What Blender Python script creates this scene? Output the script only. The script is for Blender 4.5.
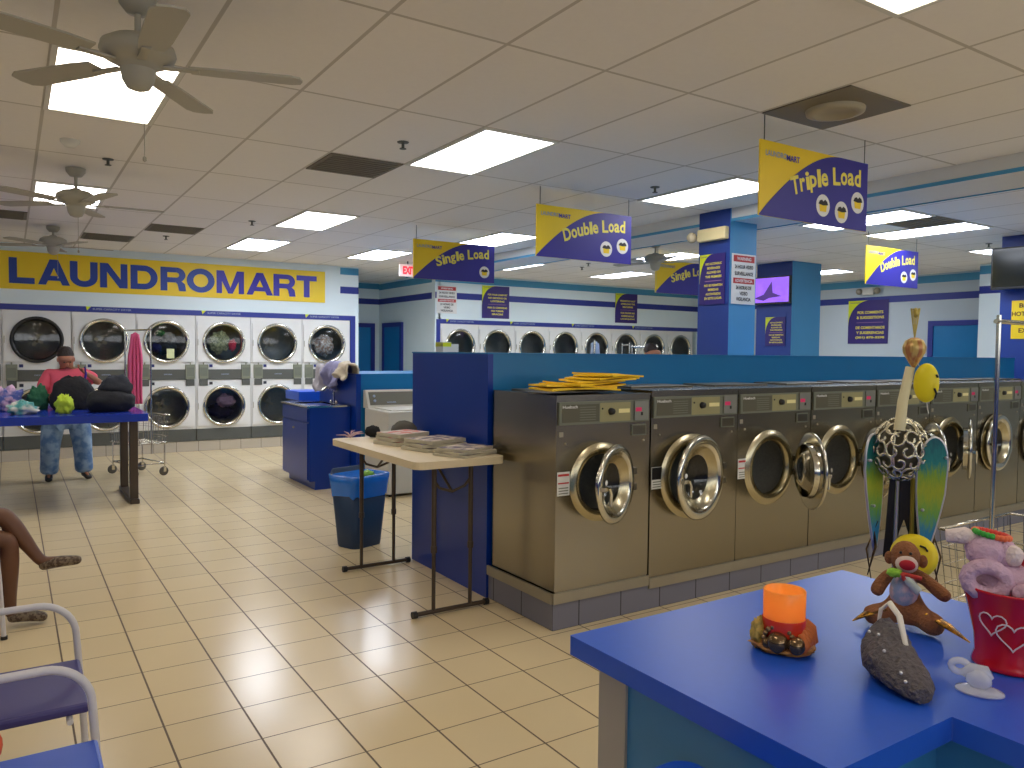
import bpy, math, random
from mathutils import Vector, Matrix, noise
for o in list(bpy.data.objects): bpy.data.objects.remove(o)
S = bpy.context.scene
COL = S.collection
PI = math.pi
# ------------------------------------------------------------------ camera, world, exposure
cd = bpy.data.cameras.new('camera'); cam = bpy.data.objects.new('camera', cd); COL.objects.link(cam)
pitch, roll, yaw = math.radians(2.348), math.radians(.595), math.radians(33.069)
F = Vector((math.sin(yaw)*math.cos(pitch), math.cos(yaw)*math.cos(pitch), -math.sin(pitch)))
R = Vector((math.cos(yaw), -math.sin(yaw), 0)); U = R.cross(F)
R2 = R*math.cos(roll)+U*math.sin(roll); U2 = -R*math.sin(roll)+U*math.cos(roll)
M = Matrix((R2, U2, -F)).transposed().to_4x4(); M.translation = Vector((0, 0, 1.633))
cam.matrix_world = M
cd.sensor_width = 36; cd.lens = 770.9*36/1024; cd.clip_start = .05; cd.clip_end = 100
S.camera = cam
w = bpy.data.worlds.new('world'); S.world = w; w.use_nodes = True
w.node_tree.nodes['Background'].inputs[0].default_value = (.5, .6, .8, 1)
w.node_tree.nodes['Background'].inputs[1].default_value = .05
vs = S.view_settings; vs.view_transform = 'Standard'; vs.look = 'None'; vs.gamma = 1; vs.use_curve_mapping = False
vs.exposure = 0.0
LIGHT = 8.0            # radiance of the fluorescent diffusers
FILL = 45             # watts per fill lamp added behind the unseen front wall
CEIL = 3.11
random.seed(4)

# ------------------------------------------------------------------ materials
def srgb(r, g, b):
    f = lambda c: (c/255/12.92) if c/255 <= .04045 else ((c/255+.055)/1.055)**2.4
    return (f(r), f(g), f(b), 1)
MATS = {}
def mat(name, col, rough=.5, metal=0, var=.06, scale=8, bump=0, spec=.5, emit=None, estr=1, trans=0, alpha=1, coat=0, col2=None, stretch=None):
    if name in MATS: return MATS[name]
    m = bpy.data.materials.new(name); m.use_nodes = True; nt = m.node_tree; n = nt.nodes; l = nt.links
    p = n['Principled BSDF']
    c = srgb(*col)
    tc = n.new('ShaderNodeTexCoord'); no = n.new('ShaderNodeTexNoise'); no.inputs['Scale'].default_value = scale; no.inputs['Detail'].default_value = 4
    src = tc.outputs['Object']
    if stretch:
        mp = n.new('ShaderNodeMapping'); mp.inputs['Scale'].default_value = stretch; l.new(src, mp.inputs[0]); src = mp.outputs[0]
    l.new(src, no.inputs['Vector'])
    mx = n.new('ShaderNodeMix'); mx.data_type = 'RGBA'
    a = tuple(max(0, x*(1-var)) for x in c[:3])+(1,); b = tuple(min(1, x*(1+var)) for x in c[:3])+(1,)
    if col2:
        a, b = c, srgb(*col2)
        rp = n.new('ShaderNodeMapRange'); rp.inputs[1].default_value = .42; rp.inputs[2].default_value = .58
        l.new(no.outputs[0], rp.inputs[0]); l.new(rp.outputs[0], mx.inputs['Factor'])
    else: l.new(no.outputs[0], mx.inputs['Factor'])
    mx.inputs['A'].default_value = a; mx.inputs['B'].default_value = b
    l.new(mx.outputs['Result'], p.inputs['Base Color'])
    p.inputs['Roughness'].default_value = rough; p.inputs['Metallic'].default_value = metal
    p.inputs['Specular IOR Level'].default_value = spec
    p.inputs['Coat Weight'].default_value = coat
    if bump:
        bp = n.new('ShaderNodeBump'); bp.inputs['Strength'].default_value = bump; bp.inputs['Distance'].default_value = .02
        l.new(no.outputs[0], bp.inputs['Height']); l.new(bp.outputs[0], p.inputs['Normal'])
    if emit:
        p.inputs['Emission Color'].default_value = srgb(*emit); p.inputs['Emission Strength'].default_value = estr
    if trans: p.inputs['Transmission Weight'].default_value = trans
    p.inputs['Alpha'].default_value = alpha
    MATS[name] = m; return m

def grid_mat(name, base, line, px, py, ox, oy, wx, wy, rough, var=.05, axes=(0, 1), bump=0, nscale=3, rvar=0):
    """procedural tiles: lines every px / py along two world axes"""
    m = bpy.data.materials.new(name); m.use_nodes = True; nt = m.node_tree; n = nt.nodes; l = nt.links
    p = n['Principled BSDF']; g = n.new('ShaderNodeNewGeometry'); sp = n.new('ShaderNodeSeparateXYZ'); l.new(g.outputs['Position'], sp.inputs[0])
    def math_(op, a, b=None):
        q = n.new('ShaderNodeMath'); q.operation = op
        for i, v in enumerate((a, b)):
            if v is None: continue
            if isinstance(v, (int, float)): q.inputs[i].default_value = v
            else: l.new(v, q.inputs[i])
        return q.outputs[0]
    res = []; cells = []
    for ax, pt, o, wd in ((axes[0], px, ox, wx), (axes[1], py, oy, wy)):
        u = math_('DIVIDE', math_('SUBTRACT', sp.outputs[ax], o), pt)
        cells.append(math_('ROUND', math_('SUBTRACT', u, .5)))
        fr = math_('ABSOLUTE', math_('SUBTRACT', u, math_('ROUND', u)))
        res.append(math_('LESS_THAN', fr, wd/pt/2))
    ln = math_('MAXIMUM', res[0], res[1])
    cb = n.new('ShaderNodeCombineXYZ'); l.new(cells[0], cb.inputs[0]); l.new(cells[1], cb.inputs[1])
    wn = n.new('ShaderNodeTexWhiteNoise'); l.new(cb.outputs[0], wn.inputs[0])
    no = n.new('ShaderNodeTexNoise'); no.inputs['Scale'].default_value = nscale; no.inputs['Detail'].default_value = 6; l.new(g.outputs['Position'], no.inputs['Vector'])
    fac = math_('ADD', math_('MULTIPLY', wn.outputs[0], .5), math_('MULTIPLY', no.outputs[0], .5))
    c = srgb(*base); mx = n.new('ShaderNodeMix'); mx.data_type = 'RGBA'
    mx.inputs['A'].default_value = tuple(x*(1-var) for x in c[:3])+(1,); mx.inputs['B'].default_value = tuple(min(1, x*(1+var)) for x in c[:3])+(1,)
    l.new(fac, mx.inputs['Factor'])
    m2 = n.new('ShaderNodeMix'); m2.data_type = 'RGBA'; l.new(ln, m2.inputs['Factor']); l.new(mx.outputs['Result'], m2.inputs['A']); m2.inputs['B'].default_value = srgb(*line)
    l.new(m2.outputs['Result'], p.inputs['Base Color'])
    r = math_('ADD', rough, math_('MULTIPLY', ln, .35)); l.new(r, p.inputs['Roughness'])
    if bump:
        bp = n.new('ShaderNodeBump'); bp.inputs['Strength'].default_value = bump; bp.inputs['Distance'].default_value = .004; bp.invert = True
        l.new(ln, bp.inputs['Height']); l.new(bp.outputs[0], p.inputs['Normal'])
    MATS[name] = m; return m

floor_m = grid_mat('ceramic_floor_tile', (230, 210, 168), (98, 78, 55), .33, .33, .536, 2.236, .0085, .006, .22, .05, bump=.3)
ceil_m = grid_mat('ceiling_tile', (238, 234, 228), (196, 190, 180), .61, 1.22, .19, 1.956, .02, .02, .85, .05, nscale=30)
plinth_m = grid_mat('plinth_tile', (118, 118, 132), (60, 58, 62), .33, 5, .2, 0, .008, .004, .35, .05, axes=(0, 2))
plinthy_m = grid_mat('plinth_tile_side', (118, 118, 132), (60, 58, 62), .33, 5, .3, 0, .008, .004, .35, .05, axes=(1, 2))
cove_m = grid_mat('cove_tile', (190, 180, 160), (120, 110, 95), .33, 5, .536, 0, .008, .004, .3, .04, axes=(0, 2))
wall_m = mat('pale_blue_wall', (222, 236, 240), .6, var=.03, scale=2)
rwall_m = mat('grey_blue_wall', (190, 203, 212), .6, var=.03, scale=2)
navy_s = mat('navy_stripe', (38, 52, 140), .45, var=.05)
teal_s = mat('teal_stripe', (72, 150, 190), .5, var=.05)
navy = mat('navy_laminate', (3, 52, 150), .3, var=.08, scale=3)
navy2 = mat('navy_column_paint', (30, 60, 138), .45, var=.08, scale=3)
teal = mat('teal_laminate', (16, 118, 180), .35, var=.08, scale=3)
teal2 = mat('teal_column_paint', (70, 145, 195), .5, var=.05, scale=3)
counter_blue = mat('counter_blue_laminate', (34, 88, 205), .32, var=.05, scale=40)
table_blue = mat('table_blue_laminate', (35, 60, 170), .2, var=.05, scale=10)
steel = mat('brushed_steel', (160, 153, 136), .24, 1, var=.08, scale=6, stretch=(1, 1, 30))
steel_d = mat('dark_steel', (110, 106, 95), .35, 1, var=.08)
chrome = mat('chrome', (215, 212, 200), .14, 1, var=.02)
brass = mat('warm_polished_steel', (188, 178, 148), .24, 1, var=.05)
white_e = mat('white_enamel', (226, 226, 222), .35, var=.02)
white_pl = mat('white_plastic', (215, 214, 205), .5, var=.03)
offwhite = mat('off_white_enamel', (205, 202, 190), .5, var=.03)
grey_p = mat('grey_green_panel', (112, 116, 102), .45, var=.08)
grey_d = mat('dark_grey_panel', (86, 88, 82), .5, var=.08)
grey_c = mat('coin_box_grey', (128, 132, 112), .45, var=.06)
grey_v = mat('vent_grey', (118, 110, 92), .6, var=.05)
grey_a = mat('aluminium_trim', (165, 158, 140), .4, .6, var=.05)
black = mat('black_plastic', (20, 20, 22), .4)
dark = mat('drum_dark', (28, 28, 26), .45, .5)
drum_m = mat('perforated_drum', (150, 150, 145), .5, .4, var=.3, scale=60)
tan = mat('tan_tabletop', (222, 205, 170), .5, var=.03, scale=20)
brown = mat('brown_leg_metal', (74, 62, 50), .4, .3)
yellow = mat('sign_yellow', (240, 205, 20), .45, var=.03)
ylime = mat('sign_lime_yellow', (215, 225, 25), .45, var=.03)
signblue = mat('sign_navy', (44, 38, 140), .45, var=.03)
purple = mat('sign_purple', (46, 30, 112), .45, var=.04)
white_s = mat('sign_white', (225, 225, 222), .5, var=.02)
red_s = mat('sign_red', (190, 45, 45), .5)
ink = mat('ink_black', (35, 32, 35), .6)
txt_y = mat('letter_yellow', (238, 222, 90), .5)
txt_b = mat('letter_blue', (28, 62, 150), .45)
txt_v = mat('letter_violet_blue', (52, 44, 160), .45)
txt_l = mat('letter_silver_blue', (150, 165, 190), .5)
skin_d = mat('brown_skin', (105, 68, 46), .5, var=.06)
skin_l = mat('tan_skin', (170, 115, 88), .5, var=.06)
hair_m = mat('dark_hair', (38, 26, 20), .6, bump=.5, scale=60)
pink_c = mat('coral_pink_cotton', (228, 92, 112), .8, var=.08)
pink_r = mat('rose_pink_cloth', (222, 95, 140), .8, var=.08, scale=20)
camo = mat('blue_tie_dye_cotton', (92, 128, 175), .85, scale=9, col2=(150, 178, 205))
blk_c = mat('black_cloth', (20, 20, 24), .85, bump=.4, scale=30)
glass_d = None

def glass_mat(name, tint, gloss=.25, rough=.05, alpha=.35):
    m = bpy.data.materials.new(name); m.use_nodes = True; nt = m.node_tree; n = nt.nodes; l = nt.links
    n.remove(n['Principled BSDF']); out = n['Material Output']
    t = n.new('ShaderNodeBsdfTransparent'); t.inputs[0].default_value = (*tint, 1)
    gl = n.new('ShaderNodeBsdfGlossy'); gl.inputs['Roughness'].default_value = rough
    fr = n.new('ShaderNodeFresnel'); fr.inputs[0].default_value = 1.45
    no = n.new('ShaderNodeTexNoise'); no.inputs['Scale'].default_value = 3
    ml = n.new('ShaderNodeMath'); ml.operation = 'MULTIPLY_ADD'; ml.inputs[1].default_value = .04; ml.inputs[2].default_value = 0
    ad = n.new('ShaderNodeMath'); ad.operation = 'ADD'; l.new(no.outputs[0], ml.inputs[0]); l.new(ml.outputs[0], ad.inputs[0]); l.new(fr.outputs[0], ad.inputs[1])
    mx = n.new('ShaderNodeMixShader'); l.new(ad.outputs[0], mx.inputs[0]); l.new(t.outputs[0], mx.inputs[1]); l.new(gl.outputs[0], mx.inputs[2])
    l.new(mx.outputs[0], out.inputs[0]); MATS[name] = m; return m
glass_d = glass_mat('smoked_door_glass', (.8, .82, .8))
glass_c = glass_mat('clear_door_glass', (.85, .86, .82))

def light_mat(name, col, s):
    m = mat(name, (240, 240, 240), .6, var=.01, emit=col, estr=s); return m
light_far = light_mat('lit_diffuser_cool', (236, 242, 255), LIGHT*1.9)
light_near = light_mat('lit_diffuser_warm', (255, 244, 226), LIGHT*.75)
light_bright = light_mat('lit_diffuser_bright', (236, 242, 255), LIGHT*3)
light_mid = light_mat('lit_diffuser_neutral', (248, 244, 242), LIGHT*1.15)

# ------------------------------------------------------------------ mesh building
def frame_to(d):
    d = Vector(d).normalized(); u = Vector((0, 0, 1)) if abs(d.z) < .95 else Vector((1, 0, 0))
    a = d.cross(u).normalized(); b = a.cross(d).normalized(); return a, b
class MB:
    def __init__(s): s.v = []; s.f = []; s.mi = []; s.sm = []
    def add(s, vs_, fs, mi=0, smooth=False, M=None):
        k = len(s.v)
        s.v += [tuple(M @ Vector(q)) if M else tuple(q) for q in vs_]
        for f in fs: s.f.append([i+k for i in f]); s.mi.append(mi); s.sm.append(smooth)
        return s
    def box(s, x0, x1, y0, y1, z0, z1, mi=0, M=None):
        v = [(x, y, z) for z in (z0, z1) for y in (y0, y1) for x in (x0, x1)]
        return s.add(v, [(0, 2, 3, 1), (4, 5, 7, 6), (0, 1, 5, 4), (2, 6, 7, 3), (0, 4, 6, 2), (1, 3, 7, 5)], mi, False, M)
    def tube(s, pts, r, seg=10, mi=0, cap=True, M=None, close=False, flat=1):
        pts = [Vector(p) for p in pts]; n = len(pts); rr = r if isinstance(r, (list, tuple)) else [r]*n
        V = []; Fc = []; pa = None
        for i, p in enumerate(pts):
            if close: d = pts[(i+1) % n]-pts[i-1]
            else: d = pts[min(i+1, n-1)]-pts[max(i-1, 0)]
            a, b = frame_to(d)
            if pa is not None:
                dn = d.normalized(); a = (pa-dn*pa.dot(dn))
                a = a.normalized() if a.length > 1e-6 else frame_to(d)[0]; b = a.cross(dn).normalized()
            pa = a
            for k in range(seg):
                t = 2*PI*k/seg; V.append(p+a*math.cos(t)*rr[i]+b*math.sin(t)*rr[i]*flat)
        for i in range(n if close else n-1):
            j = (i+1) % n
            for k in range(seg):
                k2 = (k+1) % seg; Fc.append((i*seg+k, i*seg+k2, j*seg+k2, j*seg+k))
        s.add(V, Fc, mi, True, M)
        if cap and not close:
            s.add(V[:seg], [tuple(range(seg))[::-1]], mi, False, M); s.add(V[-seg:], [tuple(range(seg))], mi, False, M)
        return s
    def cyl(s, p0, p1, r, seg=20, mi=0, cap=True, M=None): return s.tube([p0, p1], r, seg, mi, cap, M)
    def lathe(s, prof, c=(0, 0, 0), ax='z', seg=28, mi=0, M=None, smooth=True, sx=1, sy=1):
        V = []; n = len(prof)
        for r, h in prof:
            for k in range(seg):
                t = 2*PI*k/seg; x, y = r*math.cos(t)*sx, r*math.sin(t)*sy
                q = (x, y, h) if ax == 'z' else ((x, -h, y) if ax == 'y' else (h, x, y))
                V.append((q[0]+c[0], q[1]+c[1], q[2]+c[2]))
        Fc = [(i*seg+k, i*seg+(k+1) % seg, (i+1)*seg+(k+1) % seg, (i+1)*seg+k) for i in range(n-1) for k in range(seg)]
        if prof[0][0] > 1e-5: pass
        return s.add(V, Fc, mi, smooth, M)
    def disc(s, c, r, ax='z', seg=28, mi=0, M=None, r2=None):
        V = []
        for k in range(seg):
            t = 2*PI*k/seg; x, y = r*math.cos(t), (r2 or r)*math.sin(t)
            q = (x, y, 0) if ax == 'z' else ((x, 0, y) if ax == 'y' else (0, x, y))
            V.append((q[0]+c[0], q[1]+c[1], q[2]+c[2]))
        return s.add(V, [tuple(range(seg))], mi, False, M)
    def prism(s, poly, h0, h1, ax='z', mi=0, M=None, side=None):
        n = len(poly)
        def P(p, h): return (p[0], p[1], h) if ax == 'z' else ((p[0], h, p[1]) if ax == 'y' else (h, p[0], p[1]))
        V = [P(p, h0) for p in poly]+[P(p, h1) for p in poly]
        s.add(V, [tuple(range(n))[::-1], tuple(range(n, 2*n))], mi, False, M)
        s.add(V, [(i, (i+1) % n, (i+1) % n+n, i+n) for i in range(n)], mi if side is None else side, False, M)
        return s
    def holed(s, x0, x1, z0, z1, cx, cz, r, y, mi=0, seg=32, M=None):
        V = []; n = seg
        for k in range(n):
            t = 2*PI*k/n; c, q = math.cos(t), math.sin(t); V.append((cx+r*c, y, cz+r*q))
        for k in range(n):
            t = 2*PI*k/n; c, q = math.cos(t), math.sin(t); sc = 1e9
            if c > 1e-9: sc = min(sc, (x1-cx)/c)
            if c < -1e-9: sc = min(sc, (x0-cx)/c)
            if q > 1e-9: sc = min(sc, (z1-cz)/q)
            if q < -1e-9: sc = min(sc, (z0-cz)/q)
            V.append((cx+c*sc, y, cz+q*sc))
        Fc = [(k, (k+1) % n, n+(k+1) % n, n+k) for k in range(n)]
        base = len(V)
        for (X, Z) in ((x0, z0), (x1, z0), (x1, z1), (x0, z1)):
            a = math.atan2(Z-cz, X-cx) % (2*PI); k = int(a/(2*PI)*n) % n
            V.append((X, y, Z)); Fc.append((n+k, len(V)-1, n+(k+1) % n))
        return s.add(V, Fc, mi, False, M)
    def ball(s, c, r, mi=0, seg=16, rings=10, M=None):
        if not isinstance(r, (tuple, list)): r = (r, r, r)
        V = []; Fc = []
        for i in range(rings+1):
            p = PI*i/rings
            for k in range(seg):
                t = 2*PI*k/seg; V.append((c[0]+r[0]*math.sin(p)*math.cos(t), c[1]+r[1]*math.sin(p)*math.sin(t), c[2]+r[2]*math.cos(p)))
        Fc = [(i*seg+k, (i+1)*seg+k, (i+1)*seg+(k+1) % seg, i*seg+(k+1) % seg) for i in range(rings) for k in range(seg)]
        return s.add(V, Fc, mi, True, M)
    def blob(s, c, r, seed=0, amp=.25, fr=2.5, mi=0, seg=28, rings=18, flatz=None, M=None, smooth=True, ridged=False):
        """crumpled lump (cloth, stone)"""
        V = []
        for i in range(rings+1):
            p = PI*i/rings
            for k in range(seg):
                t = 2*PI*k/seg; d = Vector((math.sin(p)*math.cos(t), math.sin(p)*math.sin(t), math.cos(p)))
                q = d*fr+Vector((seed*3.1, seed*1.7, seed*.9))
                nv = noise.noise(q)*.7+abs(noise.noise(q*2.3))*(.8)-.25
                if ridged: nv = abs(noise.noise(q*1.5))*1.2+noise.noise(q*4)*.4
                k2 = 1+amp*nv*2
                z = c[2]+r[2]*d.z*k2
                if flatz is not None: z = max(z, flatz)
                V.append((c[0]+r[0]*d.x*k2, c[1]+r[1]*d.y*k2, z))
        Fc = [(i*seg+k, (i+1)*seg+k, (i+1)*seg+(k+1) % seg, i*seg+(k+1) % seg) for i in range(rings) for k in range(seg)]
        return s.add(V, Fc, mi, smooth, M)
    def build(s, name, mats, parent=None, bevel=0, loc=None, rot=None, bseg=2):
        me = bpy.data.meshes.new(name); me.from_pydata(s.v, [], s.f); me.validate(verbose=False)
        mats = mats if isinstance(mats, (list, tuple)) else [mats]
        for m in mats: me.materials.append(m)
        if len(me.polygons) == len(s.f):
            me.polygons.foreach_set('material_index', s.mi); me.polygons.foreach_set('use_smooth', s.sm)
        me.update()
        o = bpy.data.objects.new(name, me); COL.objects.link(o)
        if parent: o.parent = parent
        if loc: o.location = loc
        if rot: o.rotation_euler = rot
        if bevel:
            b = o.modifiers.new('bevel', 'BEVEL'); b.width = bevel; b.segments = bseg; b.limit_method = 'ANGLE'; b.angle_limit = math.radians(50)
        return o
def thing(name, label, cat, loc=(0, 0, 0), rz=0, group=None):
    o = bpy.data.objects.new(name, None); COL.objects.link(o); o.empty_display_size = .1
    o.location = loc; o.rotation_euler = (0, 0, rz); o['label'] = label; o['category'] = cat
    if group: o['group'] = group
    return o
def tag(o, label, cat, group=None, kind=None):
    o['label'] = label; o['category'] = cat
    if group: o['group'] = group
    if kind: o['kind'] = kind
    return o
def struct(o, label=None):
    o['kind'] = 'structure'
    if label: o['label'] = label
    return o
def kids(o): return [c for c in bpy.data.objects if c.parent == o]
def dup(root, loc, rz=None, label=None, group=None):
    r = root.copy(); COL.objects.link(r); r.location = loc
    if rz is not None: r.rotation_euler = (0, 0, rz)
    if label: r['label'] = label
    if group: r['group'] = group
    for ch in kids(root):
        c = ch.copy(); COL.objects.link(c); c.parent = r
        for g in kids(ch):
            d = g.copy(); COL.objects.link(d); d.parent = c
    return r
# text geometry -------------------------------------------------------
_tc = {}
def glyphs(body, weight=0, depth=0):
    key = (body, weight, depth)
    if key in _tc: return _tc[key]
    cu = bpy.data.curves.new('lettering', 'FONT'); cu.body = body; cu.size = 1; cu.offset = weight; cu.extrude = depth; cu.align_x = 'CENTER'; cu.resolution_u = 3
    o = bpy.data.objects.new('lettering', cu); COL.objects.link(o)
    dg = bpy.context.evaluated_depsgraph_get(); dg.update()
    me = bpy.data.meshes.new_from_object(o.evaluated_get(dg), depsgraph=dg)
    V = [v.co.copy() for v in me.vertices]; Fc = [tuple(p.vertices) for p in me.polygons]
    bpy.data.objects.remove(o); bpy.data.curves.remove(cu); bpy.data.meshes.remove(me)
    if V:
        x0 = min(v.x for v in V); x1 = max(v.x for v in V); y0 = min(v.y for v in V); y1 = max(v.y for v in V)
        cx, cy = (x0+x1)/2, (y0+y1)/2
        V = [Vector((v.x-cx, v.y-cy, v.z)) for v in V]; dim = (x1-x0, y1-y0)
    else: dim = (1, 1)
    _tc[key] = (V, Fc, dim); return _tc[key]
def put_text(mb, body, cx, cy, w_, h_, mi=0, z=0, weight=.02, rot=0, keep=False, M=None, depth=0):
    """flat lettering in the local XY plane centred at (cx, cy), fitted to w_ x h_"""
    V, Fc, (dw, dh) = glyphs(body, weight, depth)
    sx = w_/dw; sy = h_/dh
    if keep: sx = sy = min(sx, sy)
    A = Matrix.Translation((cx, cy, z)) @ Matrix.Rotation(rot, 4, 'Z') @ Matrix.Diagonal((sx, sy, 1, 1))
    if M: A = M @ A
    mb.add(V, Fc, mi, False, A)
FRONT = Matrix.Rotation(PI/2, 4, 'X')                    # XY plane -> faces -Y
def facing(rz=0): return Matrix.Rotation(rz, 4, 'Z') @ FRONT

# ------------------------------------------------------------------ the room
X0, X1, YB, YW = -3.6, 13.8, -4.2, 13.06
struct(MB().box(X0-.1, X1+.1, YB-.1, 16.0, -.1, 0).build('floor', floor_m), 'beige ceramic tile floor')
struct(MB().box(X0-.1, X1+.1, YB-.1, 16.0, CEIL, CEIL+.1).build('ceiling', ceil_m), 'white suspended tile ceiling')
def wallstripes(mb, x0, x1, y, mi_n=1, mi_t=2, ztop=3.11):
    mb.box(x0, x1, y-.003, y, 2.64, 2.76, mi_n); mb.box(x0, x1, y-.003, y, 2.97, 3.09, mi_t)
b = MB(); b.box(X0, 5.22, YW, YW+.14, 2.25, CEIL); b.box(5.16, 5.22, YW, YW+.14, 0, 2.25)
b.box(X0, -.99, YW, YW+.14, 0, 2.25)
b.box(-.99, 5.16, YW-.004, YW+.14, 2.17, 2.25, 1); b.box(5.07, 5.16, YW-.004, YW+.14, 0, 2.17, 1)
wallstripes(b, 4.88, 5.22, YW)
struct(b.build('wall_back', [wall_m, navy_s, teal_s]), 'pale blue wall above the left dryers')
b = MB(); b.box(6.79, X1, 13.0, 13.14, 2.25, CEIL); b.box(6.72, 6.83, 13.0, 13.14, 2.25, CEIL)
b.box(6.72, 6.745, 13.0, 13.14, 0, 2.25); b.box(6.745, 6.83, 12.997, 13.14, 0, 2.25, 1); b.box(6.83, X1, 12.997, 13.14, 2.17, 2.25, 1)
b.box(6.72, X1, 12.997, 13.0, 2.64, 2.76, 1); b.box(6.72, X1, 12.997, 13.0, 2.95, 3.08, 2); b.box(13.69, X1, 13.0, 13.14, 0, 2.25)
struct(b.build('wall_back', [wall_m, navy_s, teal_s]), 'pale blue wall above the far dryers')
b = MB(); b.box(5.16, 5.22, 13.2, 15.7, 0, CEIL); b.box(5.22, 5.223, 13.2, 15.7, 2.64, 2.76, 1); b.box(5.22, 5.223, 13.2, 15.7, 2.95, 3.08, 2)
struct(b.build('wall_corridor_left', [wall_m, navy_s, teal_s]))
b = MB(); b.box(6.75, 6.8, 13.14, 15.7, 0, CEIL); b.box(6.747, 6.75, 13.14, 15.7, 2.64, 2.76, 1); b.box(6.747, 6.75, 13.14, 15.7, 2.95, 3.08, 2)
struct(b.build('wall_corridor_right', [wall_m, navy_s, teal_s]))
b = MB(); b.box(5.16, 6.8, 15.7, 15.8, 0, CEIL); wallstripes(b, 5.22, 6.75, 15.7)
struct(b.build('wall_corridor_back', [wall_m, navy_s, teal_s]))
def door(n, M_, w_, h_):
    r = struct(MB().box(-w_/2, w_/2, -.03, 0, 0, h_, 0, M_).build('door_%d' % n, teal), 'teal painted door')
    f = MB(); f.box(-w_/2-.09, -w_/2, -.05, .0, 0, h_+.09, 0, M_); f.box(w_/2, w_/2+.09, -.05, .0, 0, h_+.09, 0, M_); f.box(-w_/2, w_/2, -.05, .0, h_, h_+.09, 0, M_)
    f.build('door_frame', navy_s, r)
    k = MB(); k.cyl((w_/2-.07, -.03, 1), (w_/2-.07, -.08, 1), .012, 10, 0, True, M_); k.ball((w_/2-.07, -.09, 1), .028, 0, 12, 8, M_); k.build('door_knob', chrome, r)
    return r
door(1, Matrix.Translation((6.12, 15.7, 0)), .85, 2.14)
door(2, Matrix.Translation((6.75, 14.95, 0)) @ Matrix.Rotation(-PI/2, 4, 'Z'), .8, 2.14)
# side and rear walls
b = MB(); b.box(X1, X1+.1, YB, 13.14, 0, CEIL); b.box(X1-.004, X1, YB, 13, 2.64, 2.76, 1); b.box(X1-.004, X1, YB, 13, 2.95, 3.08, 2)
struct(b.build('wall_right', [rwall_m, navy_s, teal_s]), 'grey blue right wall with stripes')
door(3, Matrix.Translation((13.796, 6.95, 0)) @ Matrix.Rotation(-PI/2, 4, 'Z'), .96, 2.18)
b = MB(); b.box(12.95, 13.8, 5.2, 6.28, 0, CEIL); b.box(12.947, 12.95, 5.2, 6.28, 2.64, 2.76, 1); b.box(12.947, 12.95, 5.2, 6.28, 2.95, 3.08, 2)
struct(b.build('trim_1', [wall_m, navy_s, teal_s]), 'white pilaster with the wall stripes')
b = MB(); b.box(X0-.1, X0, YB, 13.2, 0, 1.7, 1); b.box(X0-.1, X0, YB, 13.2, 1.7, CEIL); struct(b.build('wall_left', [wall_m, navy]))  # unseen lower wall made navy so the washer sides reflect dark
b = MB(); b.box(X0-.1, X1+.1, YB-.1, YB, 0, 1.7, 1); b.box(X0-.1, X1+.1, YB-.1, YB, 2.9, CEIL)  # lower half kept navy to darken the reflections in the washer fronts
fill_gaps = [(-3.2, .8), (1.4, 5.4), (6.0, 10.0)]  # made-up openings for the fill lamps
xs = [X0-.1]+[v for w_ in fill_gaps for v in w_]+[X1+.1]
for i in range(0, len(xs), 2): b.box(xs[i], xs[i+1], YB-.1, YB, 1.7, 2.9)
struct(b.build('wall_front', [wall_m, navy]), 'front wall with high openings added for fill light and navy lower half')
for i, (a, c) in enumerate(fill_gaps):
    b = MB()
    for k in range(5):
        x = a+(c-a)*k/4; b.box(x-.03, x+.03, YB-.08, YB-.02, 1.7, 2.9)
    b.box(a, c, YB-.08, YB-.02, 1.7, 1.76); b.box(a, c, YB-.08, YB-.02, 2.84, 2.9)
    struct(b.build('fill_opening_%d' % (i+1), grey_a), 'grey frame of an opening added for fill light')
    ld = bpy.data.lights.new('fill_light', 'AREA'); ld.shape = 'RECTANGLE'; ld.size = c-a; ld.size_y = 1.2; ld.energy = FILL; ld.color = (.93, .96, 1.0)  # unseen lamp added to brighten the ceiling
    lo = bpy.data.objects.new('fill_lamp', ld); COL.objects.link(lo); lo.location = ((a+c)/2, YB-.12, 2.3); lo.rotation_euler = (PI/2, 0, 0); lo.scale = (1, 1, 1)
    tag(lo, 'fill light added behind the unseen front wall', 'fill_light')
b = MB(); b.box(6.12, 6.76, YB, 13.0, 2.985, CEIL); b.box(6.114, 6.12, YB, 13.0, 2.975, 3.005, 1); b.box(6.76, 6.766, YB, 13.0, 2.975, 3.005, 1)
struct(b.build('trim_2', [mat('soffit_white', (215, 215, 212), .6, var=.03), teal_s]), 'white ceiling soffit with a teal lower edge')
struct(MB().box(-.99, 5.07, YW+.01, YW+.14, 0, .16).build('baseboard_back', cove_m))
struct(MB().box(6.83, 13.69, 13.0, 13.14, 0, .16).build('baseboard_back', cove_m))
def column(x, y, wx, wy, lab):
    o = MB(); o.box(x, x+wx, y, y+wy, 0, CEIL-.001)
    for i, f in enumerate(o.f): pass
    o.mi = [0, 0, 1, 1, 0, 0]                      # teal front and back faces, navy flanks
    return tag(o.build('column', [navy2, teal2]), lab, 'column')
column(6.105, 5.37, .4, .42, 'blue and teal square column carrying the purple poster and the warning sign')
column(10.27, 7.77, .72, .68, 'blue and teal square column with the purple lit television')
column(10.2, 3.95, .7, .75, 'blue square column at the right edge behind the dark television')

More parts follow.
